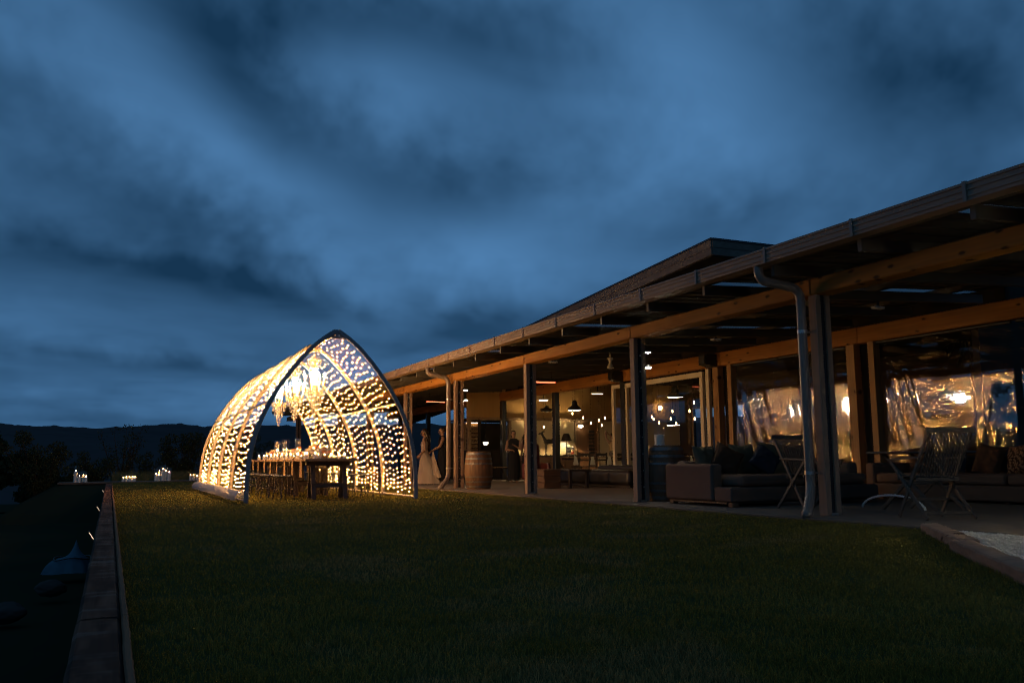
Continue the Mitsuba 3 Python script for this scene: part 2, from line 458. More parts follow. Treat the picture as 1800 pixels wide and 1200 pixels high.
GRAVEL = np.array([(6.95, 6.05), (4.9, 3.59), (2.6, 0.8), (2.6, -3.0), (7.14, -3.0), (7.14, 6.05)])
setting("lawn_soil", [box(0.065, 7.13, -12, 36.2, -1.5, 0.0, 0.01)], "turf_soil")
setting("patio", [box(7.13, 12.72, FY[0] - 8, Y_END, -0.4, 0.03, 0.012)], "concrete")
setting("room_floor", [box(12.72, 20.1, 9.85, 30.6, -0.4, 0.034, 0.002)], "room_floor")
setting("yard", [box(12.722, 45, FY[0] - 8, 9.849, -0.4, -0.01, 0.01), box(20.11, 45, 9.85, Y_END, -0.4, -0.012, 0.01)], "land")
setting("path", [box(-1.7, 7.6, 36.21, 37.3, -0.03, 0.045, 0.01)], "concrete")
gm = trimesh.creation.extrude_polygon(shapely.Polygon(GRAVEL), 0.016, engine="earcut")
gm.apply_translation((0, 0, 0.003))
setting("gravel", gm, "gravel_bed")
gp = shapely.Polygon(GRAVEL)
shapely.prepare(gp)
# loose stones on the gravel
c = np.stack([rng.uniform(2.6, 7.12, 26000), rng.uniform(0.6, 6.05, 26000)], 1)
c = c[shapely.contains_xy(gp.buffer(-0.06), c[:, 0], c[:, 1])]
c = c[np.argsort(-c[:, 1] - c[:, 0])][:9000]
sv = scatter(blob((0, 0, 0), (1, .85, .6), ICO0), np.column_stack([c, np.full(len(c), 0.022)]), rng.uniform(0.006, 0.016, len(c)))
key = put("gravel_stones", sv, "gravel_stone", kind="stuff")

# mown grass: upright blades, thick near the camera
N = 400000
u = rng.random(N)
y0, y1 = 1.3, 36.1
Y = np.where(rng.random(N) < 0.62, 1 / (1 / y0 - u * (1 / y0 - 1 / y1)), y0 * (y1 / y0) ** u)
X = rng.uniform(0.10, 7.12, N)
keep = ~shapely.contains_xy(gp.buffer(0.02), X, Y)
X, Y = X[keep], Y[keep]
tuft = meshkit.fbm(np.stack([X * 5, Y * 5, 0 * X], -1), 3, seed=12)
keep = rng.random(len(X)) < 0.30 + 1.2 * tuft
X, Y, tuft = X[keep], Y[keep], tuft[keep]
n = len(X)
a = rng.uniform(0, 2 * np.pi, n)
patch = meshkit.fbm(np.stack([X * 1.1, Y * 1.1, 0 * X + 4], -1), 3, seed=31)
hgt = rng.uniform(0.016, 0.036, n) * (0.35 + 0.9 * tuft + 0.7 * patch)
wid = rng.uniform(0.0014, 0.0026, n) * (1 + 0.10 * np.clip(Y - 3, 0, 30))
lean, la = rng.uniform(0.1, 0.75, n) * hgt, rng.uniform(0, 2 * np.pi, n)
base = np.stack([X, Y, np.full(n, -0.004)], 1)
side = np.stack([np.cos(a), np.sin(a), 0 * a], 1) * wid[:, None]
tip = base + np.stack([lean * np.cos(la), lean * np.sin(la), hgt], 1)
mid = base + np.stack([0.25 * lean * np.cos(la), 0.25 * lean * np.sin(la), 0.55 * hgt], 1)
gv = np.stack([base - side, base + side, mid + 0.75 * side, mid - 0.75 * side, tip], 1).reshape(-1, 3)
k = (np.arange(n) * 5)[:, None]
near = (Y < 7)
gf = np.vstack([k[near] + [0, 1, 2], k[near] + [0, 2, 3], k[near] + [3, 2, 4], k[~near] + [0, 1, 4]])
put("grass", (gv, gf), "turf_blade", kind="stuff")
labels["grass"] = {"kind": "stuff", "label": "short mown lawn grass beside the light tunnel and patio", "category": "grass"}
labels["gravel_stones"] = {"kind": "stuff", "label": "pale loose stones in the gravel corner behind the sleepers", "category": "gravel"}

# timber sleepers along the gravel
def sleeper(p, q, lab):
    p, q = np.array(p, float), np.array(q, float)
    v, f = cat([beam((*p, 0.035), (*q, 0.035), 0.16, 0.10, 0.012)])
    m = trimesh.Trimesh(v, f, process=False).subdivide_to_size(0.09)
    w = m.vertices + 0.028 * (meshkit.fbm(np.asarray(m.vertices) * (7, 7, 14), 3, seed=3)[:, None] - 0.5) * (1, 1, 1)
    single("timber_sleeper", (w, m.faces), "sleeper_timber", lab, "sleeper", smooth=40)


sleeper((6.98, 6.02), (5.86, 4.72), "weathered timber sleeper edging the lawn where it meets the patio corner")
sleeper((5.80, 4.74), (4.35, 2.98), "second timber sleeper along the gravel, nearer to the right edge of the photo")

# the retaining wall at the left edge of the lawn
rw = thing("retaining_wall", "low retaining wall with worn timber cap running along the left edge of the lawn", "wall")
put("face", [box(-0.07, 0.06, -8, 30.6, -1.6, 0.02, 0.01)], "boulder", rw)
y = -8.0
while y < 30.5:
    y2 = min(y + 2.4, 30.6)
    v, f = box(-0.092 + rng.uniform(-.003, .003), 0.068 + rng.uniform(-.001, .001), y + 0.004, y2 - 0.004, 0.021, 0.085 + rng.uniform(-.002, .002), 0.022)
    m = trimesh.Trimesh(v, f, process=False).subdivide_to_size(0.16)
    w = m.vertices + 0.010 * (meshkit.fbm(np.asarray(m.vertices) * (9, 9, 9), 3, seed=5)[:, None] - 0.5) * (1, .3, 1)
    put("cap_board", (w, m.faces), "wall_cap", rw, smooth=40)
    yy_ = np.linspace(y + 0.004, y2 - 0.004, 60)
    pr_ = np.array([(-.013, -.028), (.013, -.028), (.013, .022), (.008, .028), (-.008, .028), (-.013, .022), (-.013, -.028)])
    w = np.stack([0.083 + np.repeat(pr_[:, :1], 60, 1), np.broadcast_to(yy_, (7, 60)), 0.068 + np.repeat(pr_[:, 1:], 60, 1)], -1)
    w = w + 0.012 * (meshkit.fbm(w * (14, 14, 14), 3, seed=6)[..., None] - 0.5) * (1, .3, 1)
    put("edge_batten", grid(w[::-1]), "lit_edge_timber", rw, smooth=40)  # added strip; light caught along the cap edge put into its paler colour
    y = y2
for yy, lab in ((10.6, "nearest of the small lit lamps on the outer face of the retaining wall"), (16.9, "middle one of the small lit lamps on the outer face of the retaining wall"),
                (27.8, "farthest small lit lamp on the retaining wall, close to the candle ledge")):
    w = thing("wall_lamp", lab, "lamp", "small lamps on the retaining wall")
    put("bracket", [tube([(-0.07, yy, -0.10), (-0.13, yy, -0.10), (-0.145, yy - 0.01, -0.07)], 0.007, 6)], "dark_metal", w)
    put("hood", [beam((-0.172, yy, -0.005), (-0.120, yy, -0.085), 0.03, 0.012, 0.003)], "dark_metal", w)
    lamp("tube", [beam((-0.168, yy - 0.010, -0.020), (-0.122, yy - 0.010, -0.090), 0.010, 0.008, 0.002)], (.35, .27, .18), w, 0.05)

# ------------------------------------------------------------------ the pavilion
pv = thing("pavilion", "long low timber pavilion with open verandah, wide gutter and lit interior", "building")
# columns: two timbers with a bolted gap
for Yc in FY:
    col = numbered(f"{pv}__column")
    for k, xx in enumerate((7.56, 7.705)):
        put("timber", [box(xx, xx + 0.075, Yc - 0.065, Yc + 0.065, 0.031, 2.618, 0.005)], "post_timber", col)
    if Yc > 11 and Yc < 25:
        z = np.arange(0.25, 2.5, 0.26)
        put("bolt", scatter(lathe([(0, 0), (.011, 0), (.011, .02), (0, .02)], 8), np.stack([np.full(len(z), 7.67), np.full(len(z), Yc - 0.072), z], 1)), "pipe_band", col, kind="stuff")
    put("gap_plate", [box(7.636, 7.704, Yc - 0.04, Yc + 0.04, 0.031, 2.617, 0.002)], "dark_metal", col)
# front beams, one length to a bay
for a, b in zip([FY[0] - 4] + FY, FY + [Y_END - 0.3]):
    v, f = box(7.54, 7.80, a + 0.004, b - 0.004, 2.62, 2.81, 0.012)
    m = trimesh.Trimesh(v, f, process=False).subdivide_to_size(0.16)
    w = m.vertices + 0.012 * (meshkit.fbm(np.asarray(m.vertices) * (6, 2.2, 8), 3, seed=15)[:, None] - 0.5)
    put("front_beam", (w, m.faces), "beam_timber", pv, smooth=35)
    put("inner_beam", [box(12.42, 12.62, a + 0.003, b - 0.003, 2.76, 3.06, 0.008)], "inner_timber", pv)
# inner posts in pairs with a dark panel between
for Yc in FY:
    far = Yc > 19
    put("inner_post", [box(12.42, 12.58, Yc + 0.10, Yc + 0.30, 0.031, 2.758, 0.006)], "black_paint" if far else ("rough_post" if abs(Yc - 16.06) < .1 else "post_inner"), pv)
    if not far:
        put("inner_post", [box(12.42, 12.58, Yc - 0.36, Yc - 0.22, 0.031, 2.758, 0.006)], "post_inner", pv)
        put("post_panel", [box(12.60, 12.64, Yc - 0.22, Yc + 0.10, 0.031, 2.758, 0.004)], "dark_lining", pv)
    put("foot_bracket", [box(7.62, 7.72, Yc - 0.075, Yc + 0.075, 0.0305, 0.06, 0.004)], "pipe_band", pv) if 3 < Yc < 21 else None


def zroof(x):
    return 3.075 + (x - 7.0) * 0.045


# the trough-section roof sheet with clear strips
def roof_strip(ya, yb):
    pitch = 0.30
    ys, zs, y = [], [], ya
    while y < yb - 1e-6:
        e = min(y + pitch, yb)
        for t, z in ((0, 0), (0.62, 0), (0.70, 0.042), (0.90, 0.042), (0.98, 0)):
            ys.append(y + t * (e - y))
            zs.append(z)
        y = e
    ys.append(yb)
    zs.append(0.0)
    ys, zs = np.array(ys), np.array(zs)
    xs = np.array([6.99, 9.0, 11.0, 12.70])
    return grid(np.stack([np.broadcast_to(xs[:, None], (4, len(ys))), np.broadcast_to(ys, (4, len(ys))), zroof(xs)[:, None] + zs], -1))


clear = [(FY[k] + 1.70, FY[k] + 2.00) for k in range(len(FY))]
y = FY[0] - 4.0
for ya, yb in clear + [(Y_END, Y_END)]:
    if ya > y + 0.01:
        put("roof_sheet", roof_strip(y, min(ya, Y_END)), "roof_steel", pv)
    if yb > ya:
        put("clear_strip", roof_strip(ya, min(yb, Y_END)), "clear_roof", pv)
    y = yb
for xx in (7.16, 8.7, 10.2, 11.7):
    put("purlin", [box(xx - 0.03, xx + 0.03, FY[0] - 4, Y_END, zroof(xx) - 0.105, zroof(xx) - 0.008, 0.004)], "purlin_steel", pv)
y = FY[0] - 4 + 0.05
k = 0
while y < Y_END:
    v, f = box(7.06, 12.40, y - 0.03, y + 0.03, -0.07, 0.07, 0.005)
    v = v.copy()
    v[:, 2] += zroof(v[:, 0]) - 0.107 - 0.072
    put("rafter", (v, f), "purlin_steel", pv)
    y += 4.04 / 3
    k += 1
# gutter: a box gutter with two rolled beads, in lengths with straps over the joints
gp_ = np.array([(6.905, 2.965), (7.04, 2.955), (7.04, 3.11), (7.03, 3.14), (6.90, 3.14), (6.892, 3.132), (6.892, 3.112), (6.903, 3.106), (6.903, 3.078), (6.894, 3.072), (6.894, 3.060), (6.903, 3.054), (6.903, 3.018), (6.894, 3.012), (6.894, 3.0), (6.903, 2.994)])
y, gy = FY[0] - 4.0, []
while y < Y_END:
    y2 = min(y + 4.04, Y_END)
    m = trimesh.creation.extrude_polygon(shapely.Polygon(gp_), y2 - y - 0.006, engine="earcut")
    v = np.asarray(m.vertices)
    put("gutter", (np.stack([v[:, 0], y2 - 0.003 - v[:, 2], v[:, 1]], 1), m.faces), "gutter_metal", pv)
    y = y2
for k in range(-6, 27):
    yy = 6.66 + 1.344 * k
    if yy < Y_END - 0.2:
        put("gutter_strap", [box(6.884, 6.902, yy - 0.02, yy + 0.02, 2.955, 3.146, 0.003), box(6.884, 7.03, yy - 0.02, yy + 0.02, 3.1405, 3.147, 0.002)], "pipe_paint", pv)
# downpipes
for Yp, lab in ((8.05, "downpipe with elbows at the near column"), (20.22, "downpipe beside the column behind the light tunnel")):
    dp = numbered(f"{pv}__downpipe")
    r = 0.056
    A, B, C, D, E_ = np.array((6.97, Yp + .16, 2.99)), np.array((6.97, Yp + .16, 2.80)), np.array((7.45, Yp, 2.70)), np.array((7.45, Yp, 0.30)), np.array((7.18, Yp - .22, 0.075))
    pts = [A]
    def corner(p, q, s, d=0.11):
        a, b = q + (p - q) / np.linalg.norm(p - q) * d, q + (s - q) / np.linalg.norm(s - q) * d
        return [(1 - t) ** 2 * a + 2 * t * (1 - t) * q + t * t * b for t in np.linspace(0, 1, 7)]
    pts += corner(A, B, C) + corner(B, C, D, 0.14) + corner(C, D, E_, 0.14) + [E_, E_ + np.array((-.035, -.03, -.035))]
    put("pipe", tube(pts, r, 18), "pipe_paint", dp, True)
    for z in (2.18, 0.52):
        put("band", lathe([(r + .001, z - .02), (r + .006, z - .02), (r + .006, z + .02), (r + .001, z + .02)], 20, (7.45, Yp, 0)), "pipe_band", dp, 30)
        put("bracket", [box(7.50, 7.565, Yp - 0.015, Yp + 0.015, z - 0.012, z + 0.012, 0.002)], "pipe_band", dp)
    put("toe", lathe([(r + .001, -.02), (r + .008, -.02), (r + .008, .02), (r + .001, .02)], 20, E_), "pipe_paint", dp, 30)
    labels[dp] = {"label": lab}

# the wall above the inner beam and the higher roof behind
put("upper_wall", [box(12.66, 12.78, 9.2, Y_END, 3.061, 3.60, 0.004)], "dark_lining", pv)


def zup(y):
    return 5.56 - (y - 15.65) * 0.064


def tilted(x0, x1, y0, y1, za, zb, ch=0.006):
    v, f = box(x0, x1, y0, y1, za, zb, ch)
    v = v.copy()
    v[:, 2] += zup(v[:, 1])
    return v, f


put("clerestory_wall", [box(12.70, 12.80, 16.3, Y_END, 3.60, 4.0, 0.004), tilted(12.70, 12.80, 16.3, 40, -1.6, -0.42), tilted(12.80, 20, 16.3, 16.4, -2.2, -0.42)], "dark_lining", pv)
put("upper_roof", [tilted(12.02, 21, 15.67, Y_END, -0.05, 0.0)], "roof_top", pv)
put("upper_soffit", [tilted(12.03, 21, 15.68, Y_END, -0.40, -0.37)], "dark_lining", pv)
y = 15.65
while y < Y_END - 0.1:
    y2 = min(y + 4.2, Y_END)
    put("fascia_board", [tilted(11.985, 12.02, y + .003, y2 - .003, -0.205, -0.035)], "fascia_timber", pv)
    put("fascia_board", [tilted(11.99, 12.022, y + 1.1, min(y2 + 1.1, Y_END) - .004, -0.375, -0.209)], "fascia_timber", pv) if y2 < Y_END else None
    y = y2
put("fascia_board", [tilted(11.99, 12.022, 15.65, 16.745, -0.375, -0.209)], "fascia_timber", pv)
put("roof_flashing", [tilted(11.97, 12.03, 15.63, Y_END, -0.033, 0.012, 0.003), tilted(12.031, 21, 15.62, 15.67, -0.033, 0.0122, 0.003)], "dark_metal", pv)
put("end_fascia_board", [tilted(12.021, 21, 15.635, 15.668, -0.205, -0.035)], "fascia_timber", pv)
put("end_fascia_board", [tilted(12.023, 21, 15.64, 15.67, -0.375, -0.209)], "fascia_timber", pv)

# the room: ceiling, walls, the cream cross wall with rail and door
put("room_ceiling", [box(12.79, 20.1, 9.85, 30.6, 3.50, 3.58, 0.004)], "dark_lining", pv)
put("end_wall", [box(12.70, 20.1, 9.75, 9.88, -0.05, 4.4, 0.004)], "dark_lining", pv)
put("back_wall", [box(20.0, 20.12, 9.9, 24.6, 0.034, 3.5, 0.004), box(20.0, 20.12, 24.6, 27.6, 0.034, 0.9, 0.004), box(20.0, 20.12, 24.6, 27.6, 2.6, 3.5, 0.004), box(20.0, 20.12, 27.6, 28.5, 0.034, 3.5, 0.004)], "room_wall", pv)
put("upper_panel", [box(11.2, 20.1, 28.5, 28.6, 2.19, 3.50, 0.003)], "ply_panel", pv)
put("wall_rail", [box(11.2, 20.0, 28.44, 28.60, 2.09, 2.188, 0.006)], "cross_timber", pv)
put("lower_panel", [box(12.85, 15.38, 28.5, 28.6, 0.034, 2.088, 0.003)], "cream_wall", pv)
put("lower_panel", [box(16.44, 20.0, 28.5, 28.6, 0.034, 2.088, 0.003)], "cream_wall", pv)
dk = numbered(f"{pv}__door")
put("leaf", [box(15.47, 16.35, 28.52, 28.57, 0.04, 2.03, 0.004)], "door_timber", dk)
put("frame", [box(15.385, 15.465, 28.48, 28.60, 0.034, 2.088, 0.004), box(16.355, 16.435, 28.48, 28.60, 0.034, 2.088, 0.004), box(15.466, 16.354, 28.48, 28.6, 2.034, 2.088, 0.004)], "cross_timber", dk)
put("handle", [tube([(16.27, 28.52, 1.0), (16.27, 28.46, 1.0), (16.17, 28.46, 1.0)], 0.01, 6)], "pipe_band", dk)
for z in np.arange(0.5, 1.75, 0.13):
    put("louvre", [box(15.98, 16.22, 28.505, 28.519, z, z + 0.09, 0.004)], "dark_lining", dk)
put("servery_wall", [box(11.2, 13.4, 30.5, 30.6, 0.03, 2.08, 0.003)], "dark_lining", pv)
put("servery_post", [box(11.2, 11.32, 28.44, 28.58, 0.031, 2.088, 0.005)], "cross_timber", pv)
put("servery_post", [box(11.62, 11.70, 28.46, 28.58, 0.031, 2.088, 0.005)], "dark_lining", pv)
put("servery_post", [box(12.74, 12.845, 28.45, 28.59, 0.034, 2.088, 0.005)], "cross_timber", pv)
put("servery_roof", [box(11.2, 13.4, 28.61, 30.6, 2.10, 2.15, 0.003)], "dark_lining", pv)

# glazed doors between the second and third inner post
gd = numbered(f"{pv}__glass_door")
put("frame", [box(12.46, 12.54, 16.80, 20.10, 2.58, 2.70, 0.005), box(12.46, 12.54, 16.80, 16.92, 0.034, 2.578, 0.005), box(12.46, 12.54, 16.56, 16.68, 0.034, 2.74, 0.005)], "frame_paint", gd)
put("pane", grid(np.array([[(12.5, 16.93, 0.1), (12.5, 20.08, 0.1)], [(12.5, 16.93, 2.575), (12.5, 20.08, 2.575)]], float)), "glass", gd)
gd2 = numbered(f"{pv}__glass_door")
put("frame", [box(12.46, 12.54, 20.80, 20.92, 0.034, 2.70, 0.005), box(12.46, 12.54, 20.12, 20.22, 0.034, 2.70, 0.005), box(12.46, 12.54, 20.225, 20.795, 2.60, 2.70, 0.005), box(12.46, 12.54, 20.225, 20.795, 0.036, 0.15, 0.005)], "frame_paint", gd2)
put("pane", grid(np.array([[(12.5, 20.225, 0.15), (12.5, 20.795, 0.15)], [(12.5, 20.225, 2.6), (12.5, 20.795, 2.6)]], float)), "glass", gd2)
wn = numbered(f"{pv}__window")
put("frame", [box(19.97, 20.0, y - .04, y + .04, 0.9, 2.6, 0.004) for y in (24.6, 25.6, 26.6, 27.6)] + [box(19.965, 20.0, 24.645, 27.555, z, z + 0.07, 0.004) for z in (0.9, 2.53)], "cross_timber", wn)
put("pane", grid(np.array([[(20.05, 24.6, 0.9), (20.05, 27.6, 0.9)], [(20.05, 24.6, 2.6), (20.05, 27.6, 2.6)]], float)), "glass", wn)

# ------------------------------------------------------------------ the light tunnel on the lawn
XC = 3.71
_pz = np.array([0.0, .45, .88, 1.30, 1.70, 2.10, 2.48, 2.80, 3.00, 3.09])
_pw = np.array([1.535, 1.53, 1.485, 1.385, 1.215, .985, .705, .42, .17, .025])


def arch_path(n=28, inset=0.0, side=1):
    """Points of the pointed arch from the foot to the crown (x offset, z)."""
    t = np.linspace(0, 1, 200)
    z = 3.09 * (1 - (1 - t) ** 1.6)
    w = np.interp(z, _pz, _pw)
    d = np.concatenate([[0], np.cumsum(np.hypot(np.diff(w), np.diff(z)))])
    s = np.linspace(0, d[-1], n)
    w, z = np.interp(s, d, w), np.interp(s, d, z)
    for _ in range(2):
        w[1:-1] = (w[:-2] + 2 * w[1:-1] + w[2:]) / 4
    dw, dz = np.gradient(w), np.gradient(z)
    L = np.hypot(dw, dz)
    return side * (w - inset * dz / L), z + inset * dw / L


HOOPS = [16.0, 18.2, 20.4, 22.6, 24.8]
ta = thing("light_tunnel", "pointed arch tunnel frame on the lawn hung with fairy lights", "tunnel")
for i, Yh in enumerate(HOOPS):
    h = numbered(f"{ta}__hoop")
    for sd in (-1, 1):
        x, z = arch_path(34, 0.0, sd)
        w, th = (0.075, 0.06) if i == 0 else (0.07, 0.055)
        P = np.stack([XC + x, np.full_like(x, Yh), z], 1)
        t = np.gradient(P, axis=0)
        t /= np.linalg.norm(t, axis=1, keepdims=True)
        nrm = np.stack([t[:, 2], 0 * x, -t[:, 0]], 1)
        yv = np.array([0, 1, 0])
        ring = np.stack([P + nrm * (a * w / 2) + yv * (b * th / 2) for a, b in ((-1, -.7), (-.7, -1), (.7, -1), (1, -.7), (1, .7), (.7, 1), (-.7, 1), (-1, .7))], 1)
        ring = np.concatenate([ring, ring[:, :1]], 1)
        put("rib", grid(ring if sd > 0 else ring[:, ::-1]), "arch_front_shaded" if i == 0 else "arch_rib", h)
    put("crown_plate", moved(hull([((-.15, 0, 2.965), (0, 0, 3.085), .030, .036), ((.15, 0, 2.965), (0, 0, 3.085), .030, .036), ((-.07, 0, 2.97), (.07, 0, 2.97), .025, .025), ((0, 0, 2.99), (0, 0, 3.08), .03, .03)], .03, 2), (XC, Yh, 0)), "arch_front_shaded" if i == 0 else "arch_rib", h)
for a, b in zip(HOOPS[:-1], HOOPS[1:]):
    put("ridge_pole", [tube([(XC, a + .03, 3.04), (XC, b - .03, 3.04)], 0.025, 8)], "arch_rib", ta, True)
    for sd in (-1, 1):
        w = np.interp(1.77, _pz, _pw)
        put("side_rail", [tube([(XC + sd * w, a + .03, 1.77), (XC + sd * w, b - .03, 1.77)], 0.020, 8)], "arch_rib", ta, True)
        put("ground_rail", [tube([(XC + sd * 1.535, a + .03, 0.04), (XC + sd * 1.535, b - .03, 0.04)], 0.022, 8)], "arch_rib", ta, True)

BULB = (25.0, 10.8, 2.3)
for sd, side in ((-1, "left"), (1, "right")):
    for i, (a, b) in enumerate(zip(HOOPS[:-1], HOOPS[1:])):
        place = ["in the front bay", "in the second bay", "in the third bay", "in the rearmost bay"][i]
        fc = thing("fairy_light_curtain", f"curtain of warm fairy lights on the tunnel's {side} side {place}", "fairy lights", "fairy light curtains on the tunnel")
        nst = 8
        pts = []
        for kk in range(nst):
            ys = a + 0.11 + (b - a - 0.22) * (kk + 0.5) / nst + rng.uniform(-.02, .02)
            x, z = arch_path(40, 0.045, sd)
            sway = 0.018 * (meshkit.noise(np.stack([z * 2.2, np.full_like(z, kk * 3.1 + i * 17 + sd * 5), 0 * z], -1), 2) - 0.5)
            sel = z > 0.03
            P = np.stack([XC + x + sway, ys + 2.2 * sway + 0 * x, z], 1)[sel]
            put("strand", tube(P, 0.0022, 4, False), "wire_copper", fc)
            d = np.concatenate([[0], np.cumsum(np.linalg.norm(np.diff(P, axis=0), axis=1))])
            gaps = []
            s0 = rng.uniform(0.02, 0.16)
            while s0 < d[-1]:
                gaps.append(s0)
                hz = np.interp(s0, d, P[:, 2])
                s0 += rng.uniform(0.115, 0.165) * (0.62 if hz < 0.5 else 1.0)
            for s_ in gaps:
                q = np.array([np.interp(s_, d, P[:, c]) for c in range(3)])
                o = rng.normal(0, 1, 3) * (0.008, 0.016, 0.008)
                pts.append(q + o)
        pts = np.array(pts)
        lamp("bulb", scatter(blob((0, 0, 0), (0.0117, 0.0129, 0.0117), ICO0), pts, rng.uniform(.8, 1.15, len(pts))), BULB, fc, 5.0, True, kind="stuff", mat="wax")
# rolled up clear film along the foot of the left side
P = []
L_ = np.linspace(15.95, 24.9, 130)
for k in range(15):
    th = k / 14 * np.pi * 1.25 - 0.3
    r = 0.115 + 0.05 * (meshkit.fbm(np.stack([L_ * 6, np.full_like(L_, k * 0.7), 0 * L_], -1), 3, seed=4) - 0.5) + 0.03 * (meshkit.noise(np.stack([L_ * 17, np.full_like(L_, k * 1.9), 0 * L_], -1), 9) - 0.5)
    P.append(np.stack([XC - 1.60 + r * np.cos(th), L_, np.maximum(0.004, 0.10 + r * np.sin(th))], -1))
single("plastic_film", grid(np.array(P)), "film_plastic", "crumpled clear plastic film bunched along the left foot of the tunnel", "plastic film", smooth=True)

# chandeliers in a row under the ridge
ch = Kit()
ch.add("chain", [tube([(0, 0, z), (0, 0, z + .05)], 0.012 if k % 2 else 0.007, 6) for k, z in enumerate(np.arange(0.56, 0.90, 0.05))], "brass", True)
ch.add("stem", lathe([(0, -.05), (.03, -.03), (.016, .02), (.04, .08), (.02, .13), (.02, .42), (.05, .46), (.02, .52), (.012, .58), (0, .60)], 14), "brass", True)
for k in range(8):
    t = k * np.pi / 4 + 0.2
    u = np.array([math.cos(t), math.sin(t), 0])
    s = np.linspace(0, 1, 14)
    P = u * (0.025 + 0.19 * s)[:, None] + np.array([0, 0, 1]) * (0.06 - 0.17 * np.sin(s * np.pi * 0.9) + 0.17 * s ** 3)[:, None]
    ch.add("arm", [tube(P, 0.010, 7)], "brass", True)
    e = P[-1]
    ch.add("candle_cup", lathe([(0, 0), (.035, .012), (.018, .02), (.013, .03), (.013, .09), (0, .09)], 12, e), "wax", True)
    ch.emit("candle_bulb", lathe([(0, .09), (.014, .10), (.020, .125), (.012, .16), (0, .19)], 10, e), (40, 30, 17), 0.2)
ch.emit("glass_column", lathe([(0, .12), (.052, .125), (.058, .2), (.058, .40), (.05, .44), (0, .445)], 16), (48, 36, 21), 1.0)
cr, rr = [], np.random.default_rng(3)
for tier, (R, zt, nn, ln) in enumerate(((.20, .01, 16, 4), (.155, -.04, 13, 6), (.11, -.08, 10, 9), (.065, -.12, 7, 12), (.03, -.15, 4, 14))):
    for k in range(nn):
        t = 2 * np.pi * (k + 0.5 * (tier % 2)) / nn
        for j in range(ln):
            cr.append((R * math.cos(t) * (1 - .012 * j), R * math.sin(t) * (1 - .012 * j), zt - 0.030 * j))
for tier, (R, zt) in enumerate(((.14, .60), (.09, .68))):
    for k in range(14):
        t = 2 * np.pi * k / 14
        for j in range(6):
            cr.append((R * math.cos(t) * (1 - .09 * j), R * math.sin(t) * (1 - .09 * j), zt - 0.028 * j))
ch.add("crystal", scatter(blob((0, 0, 0), (.008, .008, .012), ICO0), cr, rr.uniform(.8, 1.3, len(cr))), "crystal", False, "stuff")
for z, R in ((0.012, .20), (-.035, .155), (-.075, .11), (.61, .14)):
    ch.add("crystal_ring", tube([(R * math.cos(t), R * math.sin(t), z) for t in np.linspace(0, 2 * np.pi, 33)], 0.007, 6, False), "brass", True)
for Yc, lab in ((17.9, "crystal chandelier nearest the front of the tunnel"), (20.0, "middle crystal chandelier of the three under the tunnel ridge"), (22.05, "rearmost crystal chandelier under the tunnel ridge")):
    ch.stamp(thing("chandelier", lab, "chandelier", "chandeliers under the tunnel"), (XC, Yc, 2.13), rng.uniform(0, 1))

# long trestle tables set end to end
tb = Kit()
for k in range(5):
    x0 = -0.49 + k * 0.196
    tb.add("top_board", [box(x0 + .002, x0 + .194, -1.21, 1.21, 0.715, 0.765, 0.006)], "table_top")
for yy in (-0.85, 0.85):
    tb.add("trestle_beam", [box(-0.42, 0.42, yy - .05, yy + .05, 0.625, 0.713, 0.006)], "dark_table")
    for xx in (-.30, .30):
        for s in (-1, 1):
            tb.add("leg", [beam((xx, yy + s * .21, 0.0), (xx, yy + s * .045, 0.70), 0.085, 0.045, 0.004, (0, 1, 0))], "dark_table")
    for s in (-1, 1):
        tb.add("crossbar", [beam((-.34, yy + s * .16, .26), (.34, yy + s * .16, .26), 0.035, 0.08)], "dark_table")
tb.add("stretcher", [beam((0, -.85, .60), (0, .85, .60), .05, .06)], "dark_table")
XT = 3.80
for Yc, lab in ((17.82, "dark trestle table at the front end of the long table in the tunnel"), (20.25, "middle trestle table of the long table in the tunnel"), (22.68, "rearmost trestle table of the long table in the tunnel")):
    tb.stamp(thing("trestle_table", lab, "table", "trestle tables in the tunnel"), (XT, Yc, 0.0))
TZ = 0.766

st = Kit()
st.add("seat", lathe([(0, .425), (.15, .425), (.178, .432), (.182, .445), (.17, .455), (0, .455)], 22), "black_plastic", 30)
st.add("seat_rim", tube([((.185 + .006 * math.cos(9 * t)) * math.cos(t), (.185 + .006 * math.cos(9 * t)) * math.sin(t), .440) for t in np.linspace(0, 2 * np.pi, 55)], 0.008, 6, False), "black_plastic", True)
for k in range(4):
    t = np.pi / 4 + k * np.pi / 2
    st.add("leg", [tube([(.12 * math.cos(t), .12 * math.sin(t), .43), (.205 * math.cos(t), .205 * math.sin(t), 0.0)], 0.0095, 8)], "dark_metal", True)
st.add("foot_ring", tube([(.166 * math.cos(t), .166 * math.sin(t), .20) for t in np.linspace(0, 2 * np.pi, 25)], 0.006, 6, False), "dark_metal", True)
SY = [16.95 + 0.88 * k for k in range(8)]
for k, yy in enumerate(SY):
    o = ["nearest", "second", "third", "fourth", "fifth", "sixth", "seventh", "farthest"][k]
    st.stamp(thing("metal_stool", f"{o} metal stool along the left side of the long table", "stool", "stools round the long table"), (2.93 + rng.uniform(-.04, .04), yy + rng.uniform(-.05, .05), 0), rng.uniform(0, 1))
    st.stamp(thing("metal_stool", f"{o} metal stool along the right side of the long table", "stool", "stools round the long table"), (4.62 + rng.uniform(-.04, .04), yy + rng.uniform(-.05, .05), 0), rng.uniform(0, 1))


